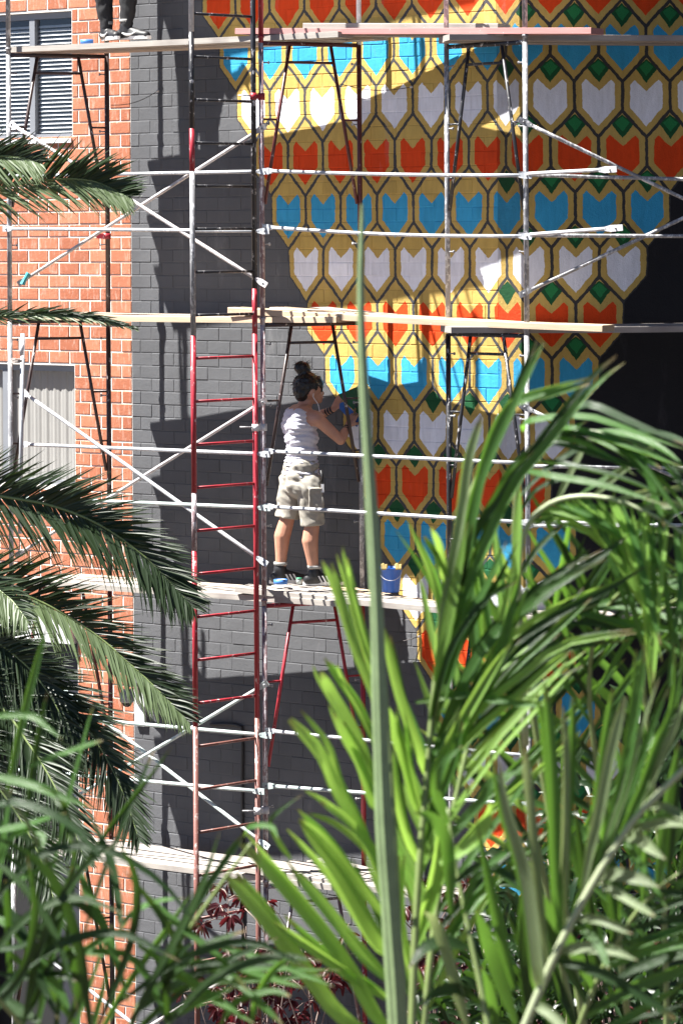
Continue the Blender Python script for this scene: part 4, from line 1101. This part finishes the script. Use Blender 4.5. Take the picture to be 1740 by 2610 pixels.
F2_ = rachis(FP, [(1045, 2950), (1050, 2600), (1062, 2300), (1085, 2000), (1112, 1700), (1150, 1450), (1200, 1250), (1260, 1130)], Y_ + .25, Y_ + .5, .014, .004, M_RACH, 'upright frond leaning right of the spear')
for px, w, m in (([(1085, 1980), (1062, 1900), (1015, 1760), (978, 1600)], 40, L_BRIGHT), ([(1070, 2060), (1040, 1960), (1000, 1840), (975, 1780)], 40, L_BRIGHT),
                 ([(1128, 1600), (1112, 1500), (1080, 1410), (1036, 1322)], 30, L_BRIGHT), ([(1135, 1560), (1132, 1470), (1120, 1400), (1096, 1345)], 34, L_BRIGHT),
                 ([(1118, 1690), (1124, 1600), (1150, 1458), (1178, 1295), (1195, 1172), (1228, 1058)], 40, L_PALE), ([(1125, 1680), (1160, 1560), (1192, 1430), (1222, 1254), (1258, 1152), (1300, 1060), (1353, 938), (1384, 874)], 38, L_MID),
                 ([(1120, 1760), (1165, 1600), (1202, 1479), (1304, 1246), (1386, 1144), (1508, 991), (1592, 923)], 44, L_MID), ([(1150, 1500), (1210, 1250), (1263, 1090), (1312, 1027), (1386, 1007), (1504, 978)], 36, L_MID),
                 ([(1110, 1800), (1130, 1650), (1160, 1500), (1190, 1330)], 44, L_BRIGHT), ([(1100, 1880), (1140, 1740), (1180, 1620), (1250, 1480), (1290, 1380)], 40, L_MID),
                 ([(1095, 1950), (1160, 1800), (1240, 1640), (1330, 1560), (1400, 1495), (1542, 1424)], 44, L_MID), ([(1080, 2040), (1130, 1930), (1190, 1820), (1260, 1700), (1300, 1640)], 44, L_BRIGHT),
                 ([(1075, 2090), (1050, 2000), (1030, 1900), (1010, 1800)], 42, L_BRIGHT), ([(1066, 2200), (1035, 2110), (1015, 2010), (1003, 1900)], 42, L_BRIGHT), ([(1070, 2180), (1110, 2060), (1150, 1960), (1180, 1840)], 40, L_MID),
                 ([(1068, 2240), (1100, 2150), (1150, 2080), (1210, 1990)], 40, L_BRIGHT), ([(1055, 2420), (1090, 2300), (1110, 2200), (1120, 2080)], 44, L_BRIGHT), ([(1052, 2500), (1030, 2380), (1022, 2280), (1018, 2180)], 40, L_BRIGHT),
                 ([(1100, 1900), (1112, 1800), (1150, 1660), (1230, 1540), (1320, 1480)], 40, L_DARK), ([(1140, 1540), (1200, 1380), (1260, 1280), (1300, 1210), (1360, 1150)], 36, L_DARK),
                 ([(1090, 1990), (1150, 1900), (1230, 1800), (1330, 1720), (1440, 1640), (1620, 1612)], 34, L_BRIGHT), ([(1080, 2050), (1180, 1900), (1300, 1790), (1400, 1700), (1452, 1660)], 38, L_BRIGHT),
                 ([(1085, 2020), (1200, 1830), (1260, 1700), (1300, 1560), (1330, 1440)], 40, L_MID), ([(1060, 1790), (1180, 1770), (1300, 1792), (1400, 1800)], 26, L_MID)):
    leaves(F2_, px, Y_ + .4, Y_ + .25, w * .82, m, 3, LR.choice((L_BRIGHT, L_MID, L_DARK)), prof=PROF_CUT if LR.random() < .4 else None, nh=(LR.uniform(-.8, .1), -1, LR.uniform(.1, .7)))

f3 = [(1058, 2900), (1090, 2500), (1130, 2200), (1185, 1930), (1255, 1700), (1330, 1520)]
F3_ = rachis(FP, f3, Y_ + .45, Y_ + .75, .013, .004, M_RACH, 'bright frond right of the upright one')
autoleaves(F3_, f3, Y_ + .45, Y_ + .75, 20, -1, .60, 27, .032, (L_BRIGHT, L_BRIGHT, L_MID), 51, .02, .12, .97, 8, .15)
autoleaves(F3_, f3, Y_ + .45, Y_ + .75, 20, 1, .60, 30, .032, (L_MID, L_BRIGHT, L_DARK), 52, .05, .12, .97, 8, .15)

# ---- arching palm on the right ----
RP = thing('arching_palm', 'arching dark green palm filling the right edge', 'palm tree', P(1560, 3000, 11.2).xy.to_3d())
tk = P(1560, 2700, 11.2); MB().path([V((tk.x, tk.y, 0)).lerp(tk, i / 10) for i in range(11)], lambda t: .10 - .03 * t, 12).build('trunk', M_BARK, RP)
R1 = rachis(RP, [(1500, 2700), (1420, 2200), (1340, 1700), (1310, 1400), (1330, 1200), (1400, 1110), (1520, 1100), (1660, 1150), (1820, 1260)], 11.2, 10.4, .013, .004, M_RACH, 'frond arching over to the right edge')
for px, w in (([(1330, 1100), (1345, 1075), (1488, 1062), (1631, 1108), (1760, 1150)], 30), ([(1420, 1110), (1488, 1032), (1610, 1077), (1750, 1136)], 28), ([(1400, 1110), (1451, 1095), (1590, 1140), (1750, 1196)], 34),
              ([(1350, 1150), (1406, 1132), (1549, 1172), (1671, 1213), (1760, 1240)], 32), ([(1360, 1180), (1427, 1185), (1590, 1225), (1760, 1300)], 34), ([(1330, 1200), (1400, 1215), (1540, 1240), (1700, 1290)], 32),
              ([(1500, 1100), (1600, 1110), (1690, 1150), (1760, 1210)], 34), ([(1480, 1105), (1580, 1160), (1680, 1230), (1760, 1310)], 36), ([(1560, 1110), (1650, 1105), (1720, 1120), (1780, 1150)], 30)):
    leaf(R1, px, 10.7, 10.4, w * .8, LR.choice((L_MID, L_MID, L_DARK)), nh=(LR.uniform(-.3, .3), -1, LR.uniform(.6, 1.3)))
autoleaves(R1, [(1340, 1700), (1310, 1400), (1330, 1200), (1400, 1110), (1520, 1100), (1660, 1150), (1820, 1260)], 10.9, 10.4, 14, 1, .34, 34, .024, (L_MID, L_DARK), 21, .25)
hp_ = [(1340, 1900), (1322, 1600), (1330, 1380), (1390, 1290), (1490, 1264), (1600, 1285), (1720, 1345), (1850, 1440)]
R2 = rachis(RP, hp_, 11.0, 10.6, .012, .004, M_RACHP, 'frond with hanging translucent leaflets')
autoleaves(R2, hp_, 11.0, 10.6, 30, 1, .46, 58, .026, (L_BRIGHT, L_MID, L_MID), 22, .25, .3)
autoleaves(R2, hp_, 11.0, 10.6, 8, -1, .30, 34, .024, (L_MID, L_PALE), 23, .0, .42)
hq = [(1600, 2600), (1540, 2100), (1500, 1750), (1540, 1560), (1640, 1480), (1800, 1470)]
R3 = rachis(RP, hq, 11.6, 11.0, .012, .004, M_RACH)
autoleaves(R3, hq, 11.6, 11.0, 16, 1, .62, 38, .030, (L_DARK, L_MID, L_MID), 24, .08, .15); autoleaves(R3, hq, 11.6, 11.0, 16, -1, .62, 38, .030, (L_DARK, L_MID, L_MID), 25, .08, .15)
hq = [(1480, 2700), (1400, 2300), (1340, 2000), (1330, 1760), (1400, 1600), (1520, 1540)]
R4 = rachis(RP, hq, 11.8, 11.2, .012, .004, M_RACH)
autoleaves(R4, hq, 11.8, 11.2, 18, 1, .62, 36, .031, (L_DARK, L_MID, L_MID), 26, .06, .1); autoleaves(R4, hq, 11.8, 11.2, 16, -1, .56, 36, .030, (L_DARK, L_MID, L_BRIGHT), 27, .06, .15)
hq = [(1700, 2700), (1690, 2300), (1660, 1950), (1640, 1700), (1680, 1560), (1790, 1500)]
R5 = rachis(RP, hq, 11.9, 11.4, .012, .004, M_RACH)
autoleaves(R5, hq, 11.9, 11.4, 16, 1, .62, 40, .031, (L_DARK, L_DARK, L_MID), 28, .06, .05); autoleaves(R5, hq, 11.9, 11.4, 16, -1, .62, 40, .031, (L_DARK, L_DARK, L_MID), 29, .06, .05)

# ---- pale frond crossing the lower right corner ----
LP = thing('pale_frond_palm', 'palm with a pale straight frond crossing the lower right corner', 'palm tree', P(1330, 3000, 9.0).xy.to_3d())
tk = P(1300, 2850, 9.05); MB().path([V((tk.x, tk.y, 0)).lerp(tk, i / 10) for i in range(11)], lambda t: .09 - .03 * t, 12).build('trunk', M_BARK, LP)
D = rachis(LP, [(1290, 2760), (1341, 2604), (1453, 2354), (1591, 2121), (1691, 2010), (1780, 1925)], 9.0, 8.9, .0125, .008, M_RACHP, 'pale straight stalk with broad leaflets')
for px, w, m in (([(1375, 2530), (1372, 2470), (1342, 2232), (1292, 2065), (1266, 1912)], 46, L_PALE), ([(1400, 2470), (1378, 2330), (1361, 2150), (1345, 2000), (1336, 1905)], 40, L_PALE),
                 ([(1432, 2400), (1422, 2280), (1414, 2040), (1402, 1876), (1388, 1742)], 46, L_MID), ([(1440, 2385), (1437, 2250), (1437, 2121), (1439, 1917), (1430, 1800)], 42, L_PALE),
                 ([(1478, 2310), (1508, 2150), (1529, 2060), (1561, 1897), (1592, 1776)], 42, L_PALE), ([(1500, 2275), (1560, 2090), (1598, 1950), (1631, 1754), (1644, 1645)], 36, L_MID),
                 ([(1530, 2225), (1561, 2120), (1602, 2000), (1643, 1844), (1678, 1730)], 38, L_PALE), ([(1565, 2165), (1631, 2020), (1671, 1897), (1712, 1795), (1718, 1640)], 38, L_MID), ([(1610, 2100), (1660, 1990), (1710, 1880), (1760, 1740)], 38, L_PALE),
                 ([(1600, 2112), (1650, 2108), (1700, 2100), (1770, 2108)], 44, L_PALE), ([(1590, 2130), (1630, 2138), (1660, 2160), (1696, 2190)], 44, L_PALE), ([(1522, 2236), (1570, 2228), (1630, 2240), (1680, 2262)], 42, L_PALE),
                 ([(1520, 2248), (1560, 2270), (1610, 2300), (1668, 2336)], 44, L_PALE), ([(1456, 2345), (1500, 2340), (1550, 2350), (1612, 2378)], 40, L_PALE), ([(1424, 2426), (1490, 2415), (1560, 2420), (1624, 2448)], 44, L_PALE),
                 ([(1412, 2448), (1500, 2470), (1600, 2520), (1720, 2598)], 46, L_DARK), ([(1360, 2560), (1400, 2580), (1440, 2620), (1470, 2660)], 40, L_PALE), ([(1650, 2055), (1700, 2060), (1740, 2090), (1770, 2130)], 40, L_PALE),
                 ([(1455, 2355), (1500, 2380), (1530, 2420), (1550, 2470)], 36, L_MID), ([(1590, 2132), (1620, 2190), (1660, 2260), (1700, 2320)], 34, L_MID)):
    leaves(D, px, 8.98, 8.85, w * .85, m, 2 if px[0][1] > px[-1][1] else 1, L_MID, prof=PROF_CUT if LR.random() < .6 else None, nh=(LR.uniform(-.7, 0), -1, LR.uniform(.1, .6)))
D2 = rachis(LP, [(1260, 2800), (1240, 2600), (1200, 2400), (1160, 2200), (1140, 2060)], 9.3, 9.5, .011, .004, M_RACH)
for px, w, m in (([(1194, 2620), (1158, 2482), (1114, 2354), (1078, 2322)], 42, L_PALE), ([(1314, 2610), (1258, 2454), (1235, 2380), (1212, 2318)], 40, L_MID), ([(1262, 2620), (1245, 2540), (1225, 2462)], 40, L_MID),
                 ([(1340, 2600), (1338, 2450), (1332, 2340), (1328, 2272)], 46, L_DARK), ([(1310, 2520), (1280, 2400), (1253, 2276), (1214, 2095)], 36, L_MID), ([(1150, 2330), (1140, 2160), (1105, 2090), (1055, 2070)], 38, L_MID),
                 ([(1180, 2330), (1220, 2230), (1290, 2180), (1340, 2120)], 34, L_MID), ([(1120, 2200), (1200, 2150), (1240, 2090), (1250, 2040)], 34, L_BRIGHT), ([(1200, 2420), (1130, 2400), (1080, 2420), (1040, 2470)], 36, L_DARK),
                 ([(1230, 2560), (1170, 2520), (1110, 2530), (1070, 2570)], 36, L_DARK), ([(1160, 2250), (1230, 2210), (1300, 2240), (1350, 2290)], 34, L_DARK), ([(1140, 2100), (1110, 2020), (1130, 1950), (1180, 1900)], 32, L_MID), ([(1150, 2120), (1220, 2050), (1260, 1990), (1350, 1960)], 30, L_MID)):
    leaf(D2, px, 9.4, 9.3, w, m, nh=(LR.uniform(-.6, .2), -1, LR.uniform(.1, .9)))
D3 = rachis(LP, [(1420, 2800), (1480, 2600), (1560, 2420), (1660, 2280), (1800, 2180)], 9.9, 9.7, .011, .004, M_RACH)
autoleaves(D3, [(1420, 2800), (1480, 2600), (1560, 2420), (1660, 2280), (1800, 2180)], 9.9, 9.7, 16, 1, .50, 46, .034, (L_MID, L_DARK, L_DARK), 31, .06); autoleaves(D3, [(1420, 2800), (1480, 2600), (1560, 2420), (1660, 2280), (1800, 2180)], 9.9, 9.7, 16, -1, .55, 42, .034, (L_MID, L_DARK, L_DARK), 32, .04)

# ---- strap-leaved palm in the lower left corner ----
BP = thing('strap_leaf_palm', 'tangle of dark green strap leaves in the lower left corner', 'palm tree', P(250, 3200, 9.6).xy.to_3d())
tk = P(260, 2900, 9.6); MB().path([V((tk.x, tk.y, 0)).lerp(tk, i / 10) for i in range(11)], lambda t: .09 - .03 * t, 12).build('trunk', M_BARK, BP)
B1 = rachis(BP, [(260, 2900), (230, 2600), (180, 2350), (100, 2150), (0, 2000), (-120, 1900)], 9.7, 9.4, .011, .004, M_RACH)
B2 = rachis(BP, [(270, 2900), (340, 2600), (440, 2430), (560, 2260), (640, 2150)], 9.7, 9.5, .011, .004, M_RACH)
B3 = rachis(BP, [(240, 2900), (120, 2700), (0, 2550), (-150, 2420)], 9.7, 9.2, .011, .004, M_RACH)
for par, px, w, m in ((B1, [(-30, 2122), (60, 2108), (120, 2090), (170, 2072)], 32, L_MID), (B1, [(190, 2180), (178, 2110), (166, 2075), (140, 2025), (96, 2005)], 32, L_MID2), (B1, [(8, 2264), (60, 2240), (161, 2188)], 28, L_MID),
                      (B1, [(276, 2380), (244, 2337), (194, 2300), (139, 2298), (88, 2334)], 34, L_MID2), (B1, [(170, 2300), (144, 2332), (110, 2370), (82, 2400)], 34, L_MID2), (B1, [(126, 2418), (230, 2430), (333, 2443), (400, 2543), (425, 2620)], 34, L_MID),
                      (B1, [(198, 2205), (230, 2290), (261, 2354), (300, 2460), (330, 2560)], 32, L_MID), (B2, [(490, 2470), (444, 2398), (388, 2310), (311, 2212)], 34, L_MID2), (B2, [(374, 2280), (440, 2345), (499, 2393), (560, 2445), (630, 2525)], 32, L_MID),
                      (B2, [(333, 2600), (438, 2426), (499, 2310), (570, 2200), (624, 2122)], 30, L_DARK), (B2, [(624, 2130), (640, 2108), (694, 2108), (710, 2140)], 22, L_MID), (B2, [(742, 2190), (715, 2150), (694, 2104), (705, 2075), (771, 2025)], 22, L_MID2),
                      (B2, [(333, 2600), (388, 2537), (460, 2470), (527, 2415), (624, 2374)], 40, L_MID2), (B2, [(352, 2408), (499, 2510), (570, 2560), (650, 2610)], 36, L_MID), (B2, [(424, 2600), (480, 2565), (527, 2543), (602, 2513)], 36, L_MID),
                      (B3, [(-20, 2335), (40, 2370), (100, 2454), (161, 2543), (180, 2620)], 36, L_MID), (B3, [(20, 2552), (60, 2580), (110, 2612)], 44, L_MID2), (B3, [(-10, 2270), (60, 2380), (110, 2510), (150, 2600)], 30, L_DARK),
                      (B2, [(542, 2468), (590, 2500), (640, 2540), (720, 2612)], 38, L_MID), (B1, [(-30, 1826), (30, 1822), (84, 1824), (120, 1850), (160, 1885)], 26, L_MID), (B1, [(66, 1958), (130, 1935), (191, 1913), (262, 1888)], 28, L_MID),
                      (B1, [(-30, 1975), (40, 1990), (96, 2005), (160, 2030), (240, 2060)], 30, L_MID), (B1, [(96, 2005), (145, 2032), (165, 2078), (190, 2160)], 34, L_MID2), (B1, [(0, 2200), (30, 2140), (80, 2120), (110, 2140), (90, 2190)], 34, L_MID),
                      (B1, [(40, 2200), (90, 2160), (120, 2150), (170, 2170), (240, 2160)], 30, L_DARK), (B1, [(230, 2080), (280, 2190), (300, 2280), (310, 2370)], 34, L_DARK), (B2, [(300, 2380), (340, 2330), (400, 2300), (470, 2290)], 30, L_MID),
                      (B3, [(-10, 2480), (60, 2490), (140, 2480), (200, 2500)], 34, L_DARK), (B3, [(30, 2620), (90, 2560), (130, 2470), (200, 2400)], 32, L_DARK), (B1, [(170, 2620), (200, 2540), (190, 2460), (160, 2400)], 34, L_DARK),
                      (B1, [(140, 2520), (200, 2440), (270, 2390), (330, 2370)], 30, L_MID), (B2, [(430, 2610), (420, 2520), (450, 2440), (500, 2400)], 34, L_DARK), (B2, [(560, 2620), (600, 2560), (680, 2530), (740, 2540)], 34, L_MID),
                      (B2, [(640, 2620), (660, 2540), (700, 2470), (760, 2430)], 32, L_MID), (B3, [(-20, 2420), (40, 2420), (90, 2400), (130, 2360)], 30, L_DARK)):
    leaves(par, px, 9.6, 9.45, w * .85, m, 1, L_DARK, nh=(LR.uniform(-.6, .3), -1, LR.uniform(.2, 1.1)), prof=PROF_CUT if LR.random() < .3 else None)
for par, px, w, m in ((B1, [(-40, 2330), (90, 2190), (240, 2160), (400, 2240), (520, 2380)], 26, L_DARK), (B1, [(230, 2620), (200, 2400), (120, 2220), (-30, 2120)], 28, L_DARK), (B2, [(330, 2620), (430, 2430), (520, 2250), (560, 2120)], 26, L_MID2),
                      (B2, [(300, 2560), (480, 2440), (640, 2400), (790, 2470)], 26, L_DARK), (B1, [(60, 2620), (110, 2400), (200, 2230), (330, 2120)], 26, L_MID2), (B3, [(-30, 2560), (130, 2420), (300, 2380), (460, 2450)], 28, L_DARK),
                      (B3, [(-40, 2180), (60, 2260), (150, 2400), (200, 2580)], 26, L_MID2), (B1, [(-40, 2060), (60, 2050), (190, 2110), (290, 2230)], 24, L_DARK), (B2, [(420, 2620), (540, 2500), (690, 2440), (820, 2450)], 26, L_MID2),
                      (B3, [(-30, 2450), (70, 2340), (190, 2290), (320, 2330)], 26, L_MID2), (B3, [(-30, 2600), (60, 2480), (90, 2330), (70, 2180)], 26, L_DARK), (B1, [(250, 2620), (330, 2420), (350, 2260), (300, 2140)], 24, L_DARK)):
    leaves(par, px, 9.5, 9.3, w, m, 1, L_DARK, nh=(LR.uniform(-.5, .3), -1, LR.uniform(.2, 1.0)))
autoleaves(B1, [(260, 2900), (230, 2600), (180, 2350), (100, 2150), (0, 2000), (-120, 1900)], 9.9, 9.7, 7, 1, .6, 42, .024, (L_DARK, L_DARK, L_MID), 41, .05); autoleaves(B1, [(260, 2900), (230, 2600), (180, 2350), (100, 2150), (0, 2000)], 9.9, 9.7, 6, -1, .6, 42, .024, (L_DARK, L_DARK, L_MID), 42, .05)
autoleaves(B2, [(270, 2900), (340, 2600), (440, 2480), (560, 2400)], 9.9, 9.7, 8, 1, .5, 40, .025, (L_DARK, L_MID), 43, .05)
autoleaves(B3, [(240, 2900), (120, 2700), (0, 2550), (-150, 2420)], 9.8, 9.6, 10, 1, .6, 40, .025, (L_DARK, L_MID), 44, .05)

# ---- dark red shrubs at the foot of the wall ----
def shrub(px, py, Y, hgt, spread, nb, seed, label):
    rg = random.Random(seed); top = P(px, py, Y); b = V((top.x, Y, 0)); T = thing('red_leaf_shrub', label, 'shrub', b, 'dark red shrubs')
    tw = MB(); lv = MB()
    for k in range(nb):
        g = rg.uniform(0, 6.28); e = V((top.x + math.cos(g) * spread * rg.uniform(.2, 1), Y + math.sin(g) * spread * .6, top.z - rg.uniform(0, hgt)))
        m_ = b.lerp(e, .55) + V((rg.uniform(-.15, .15), rg.uniform(-.1, .1), .1)); c = catmull([b + V((rg.uniform(-.08, .08), rg.uniform(-.08, .08), 0)), m_, e], 10)
        tw.path(c, lambda t: .012 * (1.15 - t), 5)
        for q in range(rg.randint(3, 5)):
            s = c[rg.randint(6, 9)]; e2 = s + V((rg.uniform(-.18, .18), rg.uniform(-.12, .12), rg.uniform(-.02, .2))); tw.path([s, s.lerp(e2, .5) + V((0, 0, .02)), e2], .004, 4)
            for l in range(rg.randint(9, 16)):
                d = V((rg.uniform(-1, 1), rg.uniform(-1, 1), rg.uniform(-1.3, .25))).normalized(); p = e2 + d * .015; L = rg.uniform(.05, .095)
                v, f = strip([p, p + d * L * .5, p + d * L - V((0, 0, .015))], rg.uniform(.02, .034), V((rg.uniform(-1, 1), -1, rg.uniform(-.5, 1))), .3, 4, lambda t: .25 + .75 * math.sin(math.pi * min(1, t * .95 + .03))); lv.add(v, f)
    tw.build('branches', M_TWIG, T, True); lv.build('leaves', L_RED, T, True, kind='stuff')
shrub(610, 2270, 22.6, .95, .36, 15, 1, 'dark red shrub left of the spear, under the lowest deck')
shrub(770, 2330, 22.4, .9, .34, 12, 2, 'dark red shrub just behind the bright leaves left of the spear')
shrub(1130, 2210, 22.2, 1.2, .45, 18, 3, 'dark red shrub right of the spear')
shrub(1320, 2240, 21.9, 1.2, .45, 16, 4, 'dark red shrub behind the pale frond')
shrub(1560, 2320, 21.6, 1.2, .5, 14, 5, 'dark red shrub nearest the right edge')

# ---- leafy bushes in the shade below the scaffold on the right ----
def bush(px, py, Y, rx, rz, n, seed, label):
    rg = random.Random(seed); top = P(px, py, Y); b = V((top.x, Y, 0)); T = thing('green_bush', label, 'bush', b, 'green bushes behind the palms')
    tw = MB(); lv = MB(); cz = top.z - rz
    for k in range(16):
        g = rg.uniform(0, 6.28); e = V((top.x + math.cos(g) * rx * .8, Y + math.sin(g) * rx * .5, cz + rg.uniform(-.3, .8) * rz)); tw.path(catmull([b, b.lerp(e, .5) + V((0, 0, .1)), e], 8), lambda t: .02 * (1.1 - t), 5)
    for k in range(n):
        d = V((rg.gauss(0, 1), rg.gauss(0, 1), rg.gauss(0, 1))).normalized(); rr = rg.uniform(.55, 1.05) * (1 + .3 * mnoise.noise(d * 2.3 + V((seed, 0, 0))))
        p = V((top.x + d.x * rx * rr, Y + d.y * rx * .6 * rr, cz + d.z * rz * rr))
        if p.z < .05: continue
        e = (d + V((rg.uniform(-.7, .7), rg.uniform(-.7, .7), rg.uniform(-.6, .6)))).normalized(); L = rg.uniform(.12, .26)
        v, f = strip([p, p + e * L * .5 + V((0, 0, .02)), p + e * L - V((0, 0, .05))], rg.uniform(.025, .045), V((rg.uniform(-1, 1), -1, rg.uniform(-.2, 1))), .3, 4); lv.add(v, f)
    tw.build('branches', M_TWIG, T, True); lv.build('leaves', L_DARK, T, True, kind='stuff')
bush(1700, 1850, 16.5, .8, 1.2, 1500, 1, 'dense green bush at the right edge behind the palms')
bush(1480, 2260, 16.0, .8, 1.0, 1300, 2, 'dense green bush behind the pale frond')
print('leaflets', NLEAF[0])
